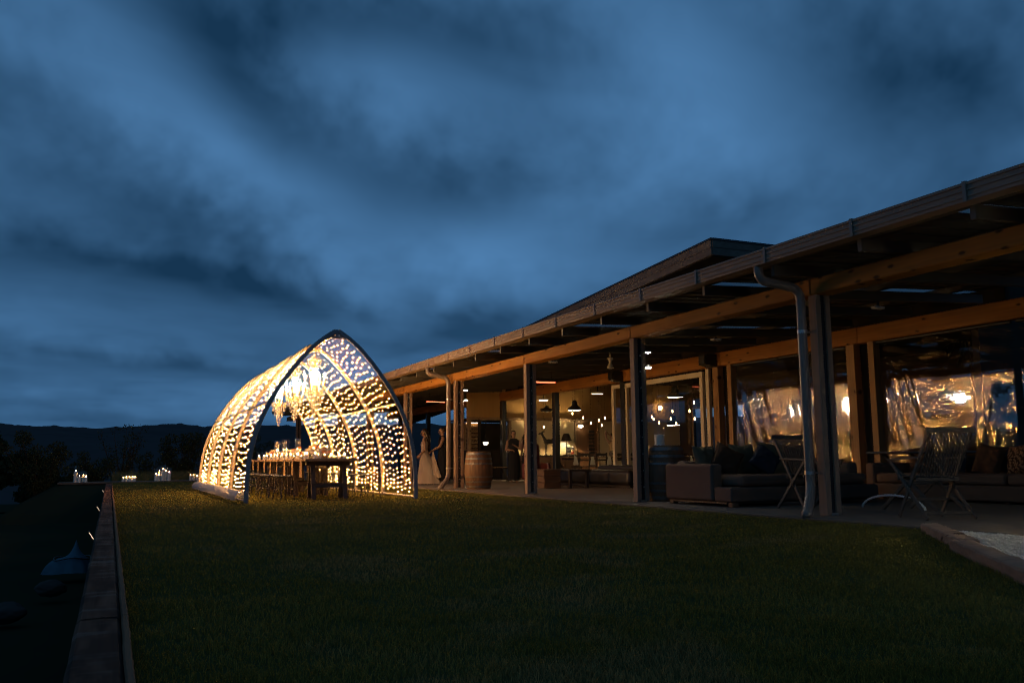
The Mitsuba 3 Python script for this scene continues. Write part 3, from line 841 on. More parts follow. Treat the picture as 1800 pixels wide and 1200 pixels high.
def napkin(x, y, sgn, w, drop, seed):
    """A folded linen napkin lying over the table edge and hanging down."""
    s = np.linspace(0, 1, 16)
    along = np.linspace(-1, 1, 9)
    P = []
    for t in s:
        L = t * (0.20 + drop)
        if L < 0.20:
            px, pz = x - sgn * (0.20 - L), TZ + 0.004
        else:
            px, pz = x + sgn * 0.012, TZ + 0.002 - (L - 0.20)
        wd = w * (0.42 + 0.58 * max(0, (L - 0.20) / drop)) if L > 0.2 else w * 0.42
        fold = 0.014 * np.sin(along * 5 + seed) * (1 if L > 0.2 else 0.15)
        P.append(np.stack([px + sgn * np.abs(fold) * (L > .2) + 0 * along, y + along * wd / 2, pz + (np.abs(fold) * 0.4 if L <= .2 else 0) + 0 * along], -1))
    return grid(np.array(P))


for k, yy in enumerate(SY):
    o = ["nearest", "second", "third", "fourth", "fifth", "sixth", "seventh", "farthest"][k]
    single("napkin", napkin(XT - .49, yy + .02, -1, 0.20 if k else 0.30, 0.33 + rng.uniform(-.04, .03), k), "napkin_linen", f"{o} beige linen napkin hanging over the left edge of the long table", "napkin", "napkins over the table edge", True)
    single("napkin", napkin(XT + .49, yy + .05, 1, 0.22, 0.33 + rng.uniform(-.04, .03), k + 3), "napkin_linen", f"{o} beige linen napkin hanging over the right edge of the long table", "napkin", "napkins over the table edge", True)


u_, v_ = np.meshgrid(np.linspace(16.65, 23.85, 240), np.linspace(-.21, .21, 12), indexing="ij")
rz_ = TZ + .005 + .004 * meshkit.fbm(np.stack([u_ * 5, v_ * 9, 0 * u_], -1), 3, seed=4)
single("table_runner", grid(np.stack([XT + v_ + .012 * np.sin(u_ * 2.1), u_, rz_], -1)[:, ::-1]), "napkin_white", "added pale runner reflecting light down the middle of the long tunnel table", "added runner", smooth=True)  # added pale cloth, put in to reflect light and brighten the table


def candle_kit(r, h, wr, wh, rad, weight):
    k = Kit()
    gz = np.linspace(.006, h, max(4, int(h / .025)))
    gl = lathe([(r * (1 + .025 * (-1) ** q), z) for q, z in enumerate(gz)], 26)
    k.add("glass", (gl[0] * np.where(np.arange(len(gl[0])) % 2, 1.0, .975)[:, None] ** np.array([1, 1, 0]), gl[1]), "glass", False)
    k.add("base", lathe([(0, 0), (r, 0), (r, .004), (0, .0045)], 20), "crystal", 30)
    k.add("candle", lathe([(0, .005), (wr, .005), (wr, wh - .004), (wr - .004, wh), (wr * .5, wh - .003), (0, wh - .005)], 16), "wax", 40)
    k.add("wick", tube([(0, 0, wh - .005), (0.001, 0, wh + .012)], 0.0012, 5), "wick")
    k.emit("flame", lathe([(0, wh + .006), (.007, wh + .014), (.0095, wh + .024), (.006, wh + .042), (0, wh + .060)], 9), rad, weight)
    return k


ORD = "first second third fourth fifth sixth seventh eighth ninth tenth eleventh twelfth thirteenth fourteenth fifteenth sixteenth seventeenth eighteenth nineteenth twentieth twenty-first twenty-second twenty-third twenty-fourth twenty-fifth twenty-sixth twenty-seventh twenty-eighth twenty-ninth thirtieth".split()
FL = (25, 14.5, 5.0)
tall = candle_kit(0.065, 0.46, 0.034, 0.20, FL, 0.6)
short = candle_kit(0.050, 0.20, 0.036, 0.075, FL, 0.6)
tiny = candle_kit(0.038, 0.11, 0.03, 0.05, FL, 0.6)
k = 0
for j, yy in enumerate(np.linspace(17.0, 23.6, 11)):
    tall.stamp(thing("hurricane_glass", f"tall glass cylinder with lit candle, {ORD[j]} from the front on the tunnel table", "candle holder", "tall candle glasses on the tunnel table"), (XT - .02 + rng.uniform(-.16, .16), yy + rng.uniform(-.1, .1), TZ))
for j, yy in enumerate(np.linspace(16.75, 23.8, 30)):
    (short if j % 2 else tiny).stamp(thing("votive_glass", f"low glass with lit candle, {ORD[j]} from the front along the tunnel table", "candle holder", "low candle glasses on the tunnel table"),
                                   (XT + (-1) ** j * rng.uniform(.18, .30), yy + rng.uniform(-.08, .08), TZ))
gob = Kit()
gob.add("bowl", lathe([(.004, .085), (.022, .095), (.036, .125), (.038, .155), (.033, .19)], 16), "glass", True)
gob.add("stem", lathe([(0, 0), (.033, 0), (.033, .003), (.005, .008), (.0035, .08), (0, .088)], 14), "crystal", True)


def flower(r, seed):
    g = np.random.default_rng(seed)
    P = []
    for ring, (n, tilt, s) in enumerate(((5, .25, .5), (7, .7, .8), (9, 1.15, 1.0))):
        for k in range(n):
            t = 2 * np.pi * (k + .5 * ring) / n + g.uniform(-.1, .1)
            d = np.array([math.cos(t) * math.sin(tilt), math.sin(t) * math.sin(tilt), math.cos(tilt)])
            v, f = blob((0, 0, 0), (r * .38 * s, r * .34 * s, r * .12), ICO1)
            z = d
            x = np.cross((0.1, 0.2, 1), z)
            x /= np.linalg.norm(x)
            P.append((v @ np.stack([x, np.cross(z, x), z]) + d * r * .75 * s, f))
    P.append(blob((0, 0, r * .2), r * .45))
    return cat(P)


for j, yy in enumerate(np.linspace(17.15, 23.5, 9)):
    fa = thing("flower_arrangement", f"{['nearest', 'second', 'third', 'fourth', 'fifth', 'sixth', 'seventh', 'eighth', 'farthest'][j]} low arrangement of peach and orange blooms on the tunnel table", "flowers", "flowers on the tunnel table")
    put("bowl", lathe([(0, 0), (.05, 0), (.085, .03), (.09, .055), (.08, .05), (0, .02)], 18, (XT + rng.uniform(-.1, .1), yy, TZ)), "brass", fa, True)
    cx = XT + rng.uniform(-.1, .1)
    for q in range(17):
        t, d = rng.uniform(0, 2 * np.pi), rng.uniform(0.03, .24)
        col = ["petal_orange", "petal_cream", "petal_cream", "petal_peach", "petal_cream", "petal_cream"][rng.integers(6)]
        put("bloom", moved(flower(rng.uniform(.035, .06), j * 20 + q), (cx + .7 * d * math.cos(t), yy + 1.3 * d * math.sin(t), TZ + .09 + rng.uniform(0, .20) * (1 - d / .3)), t), col, fa, 40)
    lv = []
    for q in range(46):
        t, d, s = rng.uniform(0, 2 * np.pi), rng.uniform(.04, .27), rng.uniform(.02, .035)
        c0 = np.array([cx + .75 * d * math.cos(t), yy + 1.3 * d * math.sin(t), TZ + rng.uniform(.015, .10)])
        u = np.array([math.cos(t), math.sin(t), rng.uniform(-.3, .6)]) * s * 1.6
        w = np.array([-math.sin(t), math.cos(t), rng.uniform(-.3, .3)]) * s * .5
        lv.append((np.array([c0 - u, c0 + w, c0 + u, c0 - w]), np.array([[0, 1, 2], [0, 2, 3]])))
    put("leaf", cat(lv), "leaf_green", fa, kind="stuff")

# candles standing along the ledge at the back
seen_ = {}
for (xx, yy, r, h, wh, gname) in sorted([(-1.13, 36.55, .085, .60, .38, 0), (-1.00, 36.42, .075, .38, .20, 0), (-.86, 36.60, .085, .40, .22, 0), (-.78, 36.40, .06, .33, .18, 0),
                                  (.48, 36.5, .06, .22, .12, 1), (.60, 36.62, .07, .26, .15, 1), (.70, 36.45, .055, .22, .13, 1), (.80, 36.6, .07, .24, .13, 1), (.88, 36.5, .05, .20, .12, 1),
                                  (1.62, 36.5, .07, .46, .24, 2), (1.75, 36.65, .08, .52, .34, 2), (1.86, 36.45, .085, .60, .42, 2), (1.97, 36.66, .075, .50, .36, 2), (2.08, 36.48, .08, .48, .30, 2), (1.70, 36.40, .05, .34, .2, 2),
                                  (2.86, 36.5, .06, .26, .18, 3), (2.98, 36.62, .065, .24, .16, 3), (3.10, 36.48, .06, .22, .14, 3), (3.22, 36.6, .065, .26, .17, 3), (3.33, 36.5, .06, .24, .16, 3)], key=lambda q: q[0]):
    seen_[gname] = seen_.get(gname, -1) + 1
    lab = f"lit candle glass, {ORD[seen_[gname]]} from left in " + ["the leftmost cluster on the ledge", "the low cluster beside the wall end", "the tallest cluster on the ledge", "the low cluster nearest the tunnel"][gname]
    candle_kit(r, h, r * .72, wh, (25, 13, 4.2), 0.3).stamp(thing("candle_lantern", lab, "candle", ["candles left of the wall end", "candles right of the wall end", "tallest candles on the ledge", "candles by the tunnel"][gname]), (xx, yy, 0.046))

# ------------------------------------------------------------------ clear roll-down blinds between the inner posts
def vinyl(y0, y1, yaw, ripple, fold, bulge, seed, lean=0.0, z0=0.36, z1=2.74, crinkle=1.0):
    """A clear vinyl sheet with memory ripples, tension folds from the upper left and fine crinkles."""
    ny, nz = max(40, int((y1 - y0) / 0.011)), 215
    y, z = np.meshgrid(np.linspace(y0, y1, ny), np.linspace(z0, z1, nz), indexing="ij")
    P3 = lambda a, b, k: np.stack([y * a, z * b, np.full_like(y, seed + k)], -1)
    left = y1 - y
    down = z1 - z
    c = left - 0.30 * down
    amp = np.exp(-(np.clip(c, -2, 9) / 0.55) ** 2) * np.clip(down / 0.6, 0, 1)
    x = yaw * (y - (y0 + y1) / 2) + lean * (z - 1.5)
    x = x + fold * amp * np.sin(c * 19 + 2.0 * meshkit.noise(P3(1.2, .7, 1), 3)) * 0.0040
    x = x + bulge * (meshkit.fbm(P3(1.3, 0.9, 2), 2, seed=seed) - 0.5) * 0.030
    x = x + 0.0006 * crinkle * (meshkit.fbm(P3(7 , 5, 3), 3, seed=seed + 1) - 0.5)
    x = x + 0.00007 * crinkle * (meshkit.fbm(np.stack([(y + .35 * z) * 42, z * 17, np.full_like(y, seed)], -1), 2, seed=seed + 2) - 0.5)
    x = x + ripple * 0.00008 * np.sin(2 * np.pi * z / 0.052 + 1.4 * meshkit.noise(P3(1.5, 2, 5), 5)) * (0.5 + meshkit.noise(P3(2.4, 1.4, 7), 7))
    return grid(np.stack([12.50 + x, y, z], -1))


for (a, b, yaw, rip, fo, bu, sd, ln, lab) in ((9.02, 11.70, 0.028, .5, .6, .40, 3, .009, "wide clear vinyl blind mirroring the light tunnel behind the right sofa"),
                                              (8.30, 8.93, 0.05, .3, .3, .3, 8, .006, "narrow clear vinyl blind at the right edge beyond the dark gap"),
                                              (4.30, 7.62, 0.0, .5, .5, .4, 9, .0, "clear vinyl blind beyond the right edge of the photo"),
                                              (12.40, 14.22, -0.030, 1.0, .25, .35, 12, .006, "clear vinyl blind with fine horizontal ripples behind the near sofa"),
                                              (14.27, 15.70, -0.025, 0.9, .9, .35, 17, .006, "rippled clear vinyl blind beside the rough timber door post")):
    bl = thing("clear_blind", lab, "blind", "clear blinds between the inner posts")
    put("sheet", vinyl(a, b, yaw, rip, fo, bu, sd, ln), "clear_vinyl", bl, True)
    put("roller", [tube([(12.50, a, 2.73), (12.50, b, 2.73)], 0.028, 10)], "dark_metal", bl, True)
    put("bottom_bar", [tube([(12.50, a, 0.35), (12.50, b, 0.35)], 0.014, 8)], "dark_metal", bl, True)
put("knee_wall", [box(12.56, 12.66, 4.0, 16.4, 0.031, 0.335, 0.004)], "dark_lining", pv)

# ------------------------------------------------------------------ lamps of the verandah and the room
for Yc, o in ((12.02, "third"), (20.10, "fifth"), (3.94, "first")):
    for z, ud in ((2.40, "upper"), (2.15, "lower")):
        w = thing("spot_lamp", f"{ud} lit white spot lamp on the {dict(third='nearer', fifth='farther', first='hidden nearest')[o]} verandah column", "lamp", "spot lamps on the columns")
        put("bracket", [box(7.781, 7.80, Yc - .015, Yc + .015, z - .02, z + .03, .003), tube([(7.80, Yc, z + .01), (7.84, Yc - .03, z + .035)], 0.008, 6)], "dark_metal", w)
        put("hood", lathe([(.018, .055), (.046, .02), (.050, .018), (.022, .058), (.018, .055)], 16, (7.845, Yc - .035, z - .01)), "dark_metal", w, 30)
        lamp("lens", lathe([(0, -.018), (.030, -.012), (.046, .004), (.040, .018), (0, .02)], 16, (7.845, Yc - .035, z)), (60, 60, 46), w, 1.5)
for x0, yy, lab in ((9.7, 20.2, "glowing red radiant heater bar under the verandah roof, nearer one"), (9.6, 28.2, "glowing red radiant heater bar near the bride, farther one")):
    w = thing("radiant_heater", lab, "heater", "radiant heaters")
    put("housing", [box(x0 - .05, x0 + .72, yy - .05, yy + .05, 2.69, 2.76, .01)], "black_plastic", w)
    put("rod", [tube([(x0 + .1, yy, 2.75), (x0 + .1, yy, 3.08)], .008, 6), tube([(x0 + .56, yy, 2.75), (x0 + .56, yy, 3.08)], .008, 6)], "dark_metal", w)
    lamp("element", [tube([(x0, yy - .012, 2.665), (x0 + .66, yy - .012, 2.665)], .017, 8)], (.85, .13, .05), w, 0.1)
for xx, yy, lab in ((10.6, 13.8, "small pale unlit fitting on the verandah ceiling above the near sofa"), (10.7, 9.9, "small pale unlit fitting on the verandah ceiling above the garden table"), (9.4, 18.4, "small pale unlit fitting on the verandah ceiling above the red chair")):
    w = thing("ceiling_fitting", lab, "light fitting")
    put("plate", [box(xx - .10, xx + .10, yy - .05, yy + .05, 2.955, 2.99, .008)], "white_paint", w)
    put("neck", [tube([(xx, yy, 2.98), (xx, yy, zroof(xx) - .02)], .02, 8)], "dark_metal", w)
w = thing("hanging_spotlight", "pale unlit spotlight hanging under the verandah roof by the speakers", "spotlight")
put("neck", [tube([(10.3, 17.3, 3.2), (10.3, 17.3, 2.98)], .012, 6)], "white_paint", w)
put("shade", lathe([(.085, -.13), (.030, 0), (.030, .03), (.07, .10), (.066, .10), (.02, .03), (.02, 0), (.078, -.13)], 16, (10.3, 17.3, 2.88)), "white_paint", w, 30)
for yy, lab in ((16.32, "black speaker box on the inner beam above the rough door post"), (20.36, "black speaker box on the inner beam above the far end of the glass door")):
    w = thing("speaker", lab, "speaker", "speakers on the inner beam")
    put("cabinet", trimesh.convex.convex_hull(np.array([(12.40, yy - .16, 2.74), (12.40, yy + .16, 2.74), (12.40, yy - .16, 3.02), (12.40, yy + .16, 3.02), (12.12, yy - .13, 2.80), (12.12, yy + .13, 2.80), (12.16, yy - .13, 3.04), (12.16, yy + .13, 3.04)])), "black_plastic", w)
    put("grille", [box(12.105, 12.118, yy - .11, yy + .11, 2.83, 3.0, .003)], "dark_metal", w)

w = thing("path_light", "low hooded path light in the gravel, just out of frame on the right", "lamp")
put("stem", [tube([(6.95, 3.6, .02), (6.95, 3.6, .60)], .014, 10)], "dark_metal", w, True)
put("hood", lathe([(.13, .585), (.135, .585), (.05, .66), (0, .67)], 24, (6.95, 3.6, 0)), "dark_metal", w, 30)
lamp("lens", lathe([(.016, .600), (.08, .600), (.08, .606), (.016, .606)], 24, (6.95, 3.6, 0)), (150, 124, 74), w, 1.5, 20)

BP = [(12.9, 24.0, 2.14), (13.55, 24.5, 2.04), (14.11, 25.0, 1.9), (13.83, 24.0, 1.94), (13.46, 23.0, 1.96), (14.51, 25.0, 1.83), (12.9, 26.0, 1.8), (13.35, 26.0, 1.99),
      (13.08, 18.0, 2.11), (13.66, 19.0, 1.96), (13.45, 18.5, 1.73), (13.82, 20.0, 2.01), (14.1, 20.5, 1.83), (14.47, 22.0, 1.96), (14.2, 21.5, 1.87), (14.72, 22.0, 1.79), (13.93, 20.0, 1.68)]
BP = sorted(BP[:8], key=lambda q: q[0] / q[1]) + sorted(BP[8:], key=lambda q: q[0] / q[1])
bk = Kit()
bk.add("cap", lathe([(0, .0), (.016, .0), (.018, .05), (.008, .07), (0, .07)], 10), "dark_metal", 30)
bk.emit("bulb", lathe([(0, -.085), (.012, -.08), (.021, -.06), (.023, -.04), (.017, -.015), (.010, .0)], 12), (3.4, 1.9, .7), 0.4)
for i, (xx, yy, z) in enumerate(BP):
    c_ = numbered("hanging_bulb")
    labels[c_] = {"label": f"bare glowing bulb, {ORD[i if i < 8 else i - 8]} from the left of those hanging " + ("in front of the cream wall" if i < 8 else "behind the glass door"), "category": "bulb", "group": "bulbs in the room by the cream wall" if i < 8 else "bulbs behind the glass door"}
    bk.stamp(c_, (xx, yy, z))
    put("cord", [tube([(xx, yy, z + .06), (xx, yy, 3.5)], .003, 4)], "black_plastic", c_)
pk = Kit()
pk.add("shade", lathe([(.235, 0), (.240, 0), (.20, .085), (.10, .16), (.075, .28), (.05, .33), (.045, .33), (.07, .275), (.093, .155), (.195, .083), (.235, .004)], 28), "black_plastic", 30)
pk.emit("diffuser", lathe([(0, -.004), (.20, -.002), (.228, .012), (0, .016)], 28), (4.5, 3.9, 2.3), 2.0)
for (xx, yy, z, lab) in ((14.06, 26.0, 2.32, "black dome pendant lamp in front of the cream wall"), (14.62, 21.0, 2.43, "dome pendant lamp high behind the glass door"), (16.6, 24.0, 1.76, "low dome pendant lamp deep in the room behind the glass door")):
    w = thing("pendant_lamp", lab, "lamp", "dome pendants in the room")
    pk.stamp(w, (xx, yy, z))
    put("rod", [tube([(xx, yy, z + .32), (xx, yy, 3.5)], .006, 5)], "black_plastic", w)
for (xx, yy, lab) in ((13.4, 23.3, "lit white ceiling light left of the open door leaf"), (13.1, 26.4, "lit white ceiling light by the hanging fish, farther one")):
    w = thing("ceiling_light", lab, "light", "ceiling lights in the room")
    put("rim", lathe([(.16, 0), (.19, 0), (.19, .05), (0, .05)], 20, (xx, yy, 2.66)), "white_paint", w, 30)
    lamp("disc", lathe([(0, -.012), (.13, -.008), (.158, .004), (0, .006)], 20, (xx, yy, 2.662)), (4.5, 3.9, 2.5), w, 1.0)
    put("stem", [tube([(xx, yy, 2.71), (xx, yy, 3.5)], .02, 8)], "dark_metal", w)
w = thing("wall_sconce", "small lit sconce high on the cross wall behind the glass door", "lamp")
put("plate", [box(19.0, 19.1, 28.44, 28.498, 2.5, 2.7, .004)], "brass", w)
lamp("globe", blob((19.05, 28.36, 2.62), (.075, .06, .085), ICO2), (5, 3.3, 1.3), w, 0.8)
w = thing("door_light", "lit lamp over the brown door in the cross wall", "lamp")
put("plate", [box(15.50, 15.72, 28.44, 28.48, 1.86, 1.96, .004)], "brass", w)
lamp("globe", blob((15.6, 28.40, 1.90), (.10, .045, .06), ICO2), (4, 3.1, 1.8), w, 0.8)
for xx, lab in ((13.33, "lit table lamp by the cream wall, left one half hidden by the column"), (14.90, "lit table lamp by the cream wall, right one beside the dark post")):
    w = thing("table_lamp", lab, "lamp", "table lamps at the cream wall")
    put("foot", lathe([(0, .86), (.09, .86), (.09, .875), (.02, .89), (.015, 1.42), (0, 1.42)], 16, (xx, 28.22, 0)), "bronze", w, 30)
    put("shade", lathe([(.20, 1.36), (.10, 1.62), (.097, 1.62), (.197, 1.36)], 24, (xx, 28.22, 0)), "bronze", w, 30)
    lamp("bulb", blob((xx, 28.22, 1.47), (.045, .045, .055), ICO1), (380, 270, 130), w, 5.0)

# ------------------------------------------------------------------ furniture helpers
def soft(x0, x1, y0, y1, z0, z1, r, seed=0, amp=0.008):
    """A padded block with rounded edges."""
    c = np.array([(x, y, z) for x in (x0 + r, x1 - r) for y in (y0 + r, y1 - r) for z in (z0 + r, z1 - r)])
    s = np.asarray(ICO2.vertices) * r
    m = m3.Manifold.hull_points((c[:, None] + s[None]).reshape(-1, 3)).refine_to_length(0.07)
    q = m.to_mesh()
    v = np.array(q.vert_properties[:, :3], float)
    v += amp * 2 * (meshkit.fbm(v * 7 + seed, 3, seed=seed)[:, None] - 0.5) * (v - v.mean(0)) / (np.linalg.norm(v - v.mean(0), axis=1, keepdims=True) + 1e-9)
    return v, np.array(q.tri_verts)


def pillow(w, h, t, seed=0):
    n = 22
    u, v = np.meshgrid(np.linspace(-1, 1, n), np.linspace(-1, 1, n), indexing="ij")
    pu, pv_ = u * (1 - .10 * (1 - v ** 2) * np.abs(u) ** 3 * 1.0), v * (1 - .10 * (1 - u ** 2))
    th = t / 2 * np.clip((1 - u ** 4) * (1 - v ** 4), 0, 1) ** .55
    nz = meshkit.fbm(np.stack([u * 2.2, v * 2.2, 0 * u + seed], -1), 3, seed=seed) - 0.5
    A = np.stack([pu * w / 2 * (1 + .05 * nz), th * (1 + .8 * nz) + .02 * nz, pv_ * h / 2], -1)
    B = np.stack([pu * w / 2 * (1 + .05 * nz), -th * (1 - .6 * nz) + .02 * nz, pv_ * h / 2], -1)
    a, b = grid(A), grid(B)
    return cat([(a[0], a[1][:, ::-1]), b])


def cushion(lab, mt, loc, rz, tilt, s=.46, seed=0, roll=0.0):
    v, f = turned(turned(pillow(s, s, .17, seed), 0, roll, 0), tilt, 0, rz, loc)
    return single("cushion", (v, f), mt, lab, "cushion", "cushions on the sofas", True)


# the near sofa: end panel towards the lawn, facing the camera side
so = thing("sofa", "low brown-grey sofa on the patio whose lit end panel faces the lawn, beside the barrel", "sofa", "verandah sofas")
put("arm", soft(7.70, 7.90, 10.25, 11.40, .10, .62, .045, 1), "sofa_fabric", so, True)
put("arm", soft(10.25, 10.45, 10.25, 11.40, .10, .62, .045, 2), "sofa_fabric", so, True)
put("backrest", soft(7.905, 10.245, 11.15, 11.40, .10, .66, .05, 3), "sofa_fabric", so, True)
put("base", soft(7.72, 10.43, 9.85, 10.24, .10, .30, .03, 4, .004), "sofa_fabric", so, True)
put("seat_frame", soft(7.91, 10.24, 10.245, 11.14, .10, .29, .03, 4, .004), "sofa_fabric", so, True)
for k in range(2):
    put("seat_cushion", soft(7.92 + k * 1.165, 9.08 + k * 1.165, 9.88, 11.10, .305, .46, .06, 6 + k, .014), "sofa_fabric", so, True)
for xx, yy in ((7.80, 9.92), (7.80, 11.32), (10.35, 9.92), (10.35, 11.32)):
    put("foot", [box(xx - .05, xx + .05, yy - .05, yy + .05, .031, .10, .006)], "crate_timber", so)
put("plinth", [box(7.76, 10.39, 9.96, 9.99, .07, .099, .004), box(7.74, 7.77, 9.98, 11.26, .07, .099, .004)], "crate_timber", so)
cushion("olive cushion at the barrel end of the near sofa", "cushion_olive", (8.20, 11.05, .68), .10, -.30, .44, 1)
cushion("dark cushion leaning second from the barrel end of the near sofa", "cushion_brown", (8.48, 10.90, .67), -.25, -.38, .46, 2, .5)
cushion("olive cushion in the middle of the near sofa", "cushion_olive", (8.90, 11.03, .69), .05, -.30, .48, 3)
cushion("navy cushion on its corner in front on the near sofa", "cushion_navy", (8.98, 10.62, .66), -.15, -.50, .42, 4, .7)
cushion("wide dark olive cushion toward the garden chair on the near sofa", "cushion_olive", (9.45, 11.0, .68), .0, -.30, .54, 5, .1)
cushion("dark brown cushion at the garden chair end of the near sofa", "cushion_brown", (9.92, 10.98, .67), .1, -.32, .48, 6)

# the sofa along the blinds
sb = thing("sofa", "long dark sofa along the clear blinds at the right edge", "sofa", "verandah sofas")
put("base", soft(11.25, 12.33, 6.10, 10.75, .06, .28, .03, 11, .004), "sofa_fabric", sb, True)
put("backrest", soft(12.12, 12.36, 6.10, 10.75, .285, .70, .05, 12), "sofa_fabric", sb, True)
for k in range(4):
    put("seat_cushion", soft(11.27, 12.11, 6.13 + k * 1.15, 7.26 + k * 1.15, .285, .44, .05, 13 + k, .012), "sofa_fabric", sb, True)
put("arm", soft(11.3, 12.36, 10.76, 10.94, .06, .60, .04, 19), "sofa_fabric", sb, True)
put("foot", [box(11.3, 11.38, y_, y_ + .08, .031, .06, .004) for y_ in (6.2, 8.4, 10.6)], "crate_timber", sb)
for k, (yy, mt, lab, tl) in enumerate(((10.35, "cushion_brown", "dark brown cushion at the far end of the right sofa", .2), (9.75, "cushion_navy", "dark cushion second from the far end of the right sofa", .1),
                                       (9.15, "cushion_brown", "brown cushion on the right sofa just behind the slatted chair's back", -.2), (8.62, "cushion_print", "patterned brown cushion on the right sofa, lightest of its row", .15),
                                       (8.10, "cushion_navy", "dark cushion tipped on its corner right of the patterned one", .6), (7.62, "cushion_print", "patterned cushion at the right edge of the photo", .0))):
    cushion(lab, mt, (11.93, yy, .64), math.pi / 2 + .1 * (-1) ** k, .30 * 1, .46, 20 + k, tl)

# folding slatted chairs and the garden table
def folding_chair(loc, rz, lab):
    c_ = thing("folding_chair", lab, "chair", "slatted folding chairs")
    W = .25
    def m(x):
        return moved(x, loc, rz)
    for s in (-1, 1):
        put("back_leg", m(beam((s * W, -.40, .93), (s * W, .23, .01), .022, .042, .004)), "teak", c_)
        put("cross_leg", m(beam((s * (W + .026), -.33, .01), (s * (W + .026), .30, .62), .022, .042, .004)), "teak", c_)
        put("armrest", m(beam((s * (W + .026), -.22, .655), (s * (W + .026), .33, .635), .045, .022, .004)), "teak", c_)
    put("top_rail", m(beam((-W - .03, -.405, .94), (W + .03, -.405, .94), .03, .055)), "teak", c_)
    put("seat_rail", m(beam((-W, -.13, .42), (W, -.13, .42), .025, .04)), "teak", c_)
    put("seat_rail", m(beam((-W, .22, .43), (W, .22, .43), .025, .04)), "teak", c_)
    put("stretcher", m(beam((-W, .10, .20), (W, .10, .20), .022, .035)), "teak", c_)
    put("stretcher", m(beam((-W - .026, -.27, .07), (W + .026, -.27, .07), .022, .035)), "teak", c_)
    sl = [beam((xx, -.395, .915), (xx, -.150, .46), .018, .010, .002, (0, 1, 0)) for xx in np.linspace(-.215, .215, 13)]
    put("back_slats", m(cat(sl)), "teak", c_, kind="stuff")
    sl = [beam((xx, -.13, .447), (xx, .24, .457), .026, .012, .002) for xx in np.linspace(-.215, .215, 11)]
    put("seat_slats", m(cat(sl)), "teak", c_, kind="stuff")


folding_chair((8.20, 7.02, .03), -.28, "weathered slatted folding chair in front of the right sofa, its back to the lawn corner")
folding_chair((8.32, 9.00, .03), math.pi - .12, "weathered slatted folding chair behind the near downpipe, facing the garden table")
gt = thing("garden_table", "round slatted garden table with crossed legs between the two folding chairs", "table")
tc = np.array([9.25, 8.05])
for k in range(11):
    yy = -.53 + k * .106
    hw = math.sqrt(max(.60 ** 2 - yy ** 2, .01))
    put("top_slat", [box(tc[0] - hw, tc[0] + hw, tc[1] + yy - .048, tc[1] + yy + .048, .735, .76, .004)], "dark_table", gt)
t = np.linspace(0, 2 * np.pi, 41)
put("rim", tube([(tc[0] + .615 * math.cos(a), tc[1] + .615 * math.sin(a), .745) for a in t], .018, 6, False), "dark_table", gt, True)
for sx in (-1, 1):
    for s in (-1, 1):
        put("leg", [beam((tc[0] + sx * .24, tc[1] - s * .42, .035), (tc[0] + sx * .24, tc[1] + s * .36, .73), .03, .045)], "teak", gt)
put("stretcher", [beam((tc[0] - .24, tc[1], .37), (tc[0] + .24, tc[1], .37), .03, .04)], "teak", gt)
a = np.linspace(0.05, np.pi - .05, 16)
put("foot_bow", tube(np.stack([tc[0] - .52 + 0 * a, tc[1] - .48 * np.cos(a), .06 + .17 * np.sin(a)], 1), .014, 8), "white_paint", gt, True)


# barrels
def barrel(loc, mt, lab):
    b = thing("wine_barrel", lab, "barrel", "wine barrels on the verandah")
    z = np.linspace(0, .88, 15)
    R = .28 + .055 * np.sin(np.pi * z / .88)
    prof = [(0, .03), (R[0] - .03, .03), (R[0] - .03, 0)] + list(zip(R, z)) + [(R[-1] - .03, .88), (R[-1] - .03, .855), (0, .855)]
    n = 26
    v, f = lathe(prof, n * 4, (0, 0, 0))
    a = np.arctan2(v[:, 1], v[:, 0]) * n / (2 * np.pi)
    gap = np.abs(a - np.round(a)) < .06
    rr_ = np.hypot(v[:, 0], v[:, 1])
    v = v.copy()
    v[:, :2] *= np.where(gap & (rr_ > .2), .988, 1.0)[:, None]
    put("staves", moved((v, f), loc, 0.3), mt, b, 25)
    for zz, h in ((.035, .05), (.15, .04), (.27, .035), (.575, .035), (.69, .04), (.80, .05)):
        r = [np.interp(q, z, R) for q in (zz, zz + h)]
        put("hoop", lathe([(r[0] - .002, zz), (r[0] + .005, zz), (r[1] + .005, zz + h), (r[1] - .002, zz + h)], 64, loc), "hoop_steel", b, 30)


barrel((7.99, 19.62, .03), "barrel_oak", "oak wine barrel beside the far column, lit by the tunnel")
barrel((8.12, 12.02, .03), "barrel_oak", "wine barrel between the near sofa and the nearer column, a candle glass on top")
hv = candle_kit(.088, .36, .078, .17, (.4, .25, .1), .02)
hv.parts = [p for p in hv.parts if p[0] != "flame"]
hv.stamp(thing("candle_vase", "clear glass cylinder with a thick white candle standing on the dark barrel", "candle vase"), (7.99, 11.95, .91))

# the dark daybed, low table, crate and red chair further along the verandah
db = thing("daybed", "low black leather daybed in front of the open door", "daybed")
for k in range(4):
    put("section", soft(10.85, 11.75, 17.55 + k * .93, 18.46 + k * .93, .10, .44, .09, 30 + k, .016), "black_leather", db, True)
put("bolster", soft(11.55, 11.85, 17.6, 20.2, .40, .55, .07, 37, .012), "black_leather", db, True)
put("base", [box(10.95, 11.7, 17.65, 21.15, .031, .10, .01)], "dark_table", db)
lt = thing("low_table", "low dark timber table before the daybed on the verandah", "table")
for k in range(4):
    put("top_board", [box(9.75 + k * .15, 9.895 + k * .15, 18.35, 20.1, .43, .47, .005)], "dark_table", lt)
for xx, yy in ((9.82, 18.45), (10.27, 18.45), (9.82, 20.0), (10.27, 20.0)):
    put("leg", [box(xx - .035, xx + .035, yy - .035, yy + .035, .031, .43, .005)], "dark_table", lt)
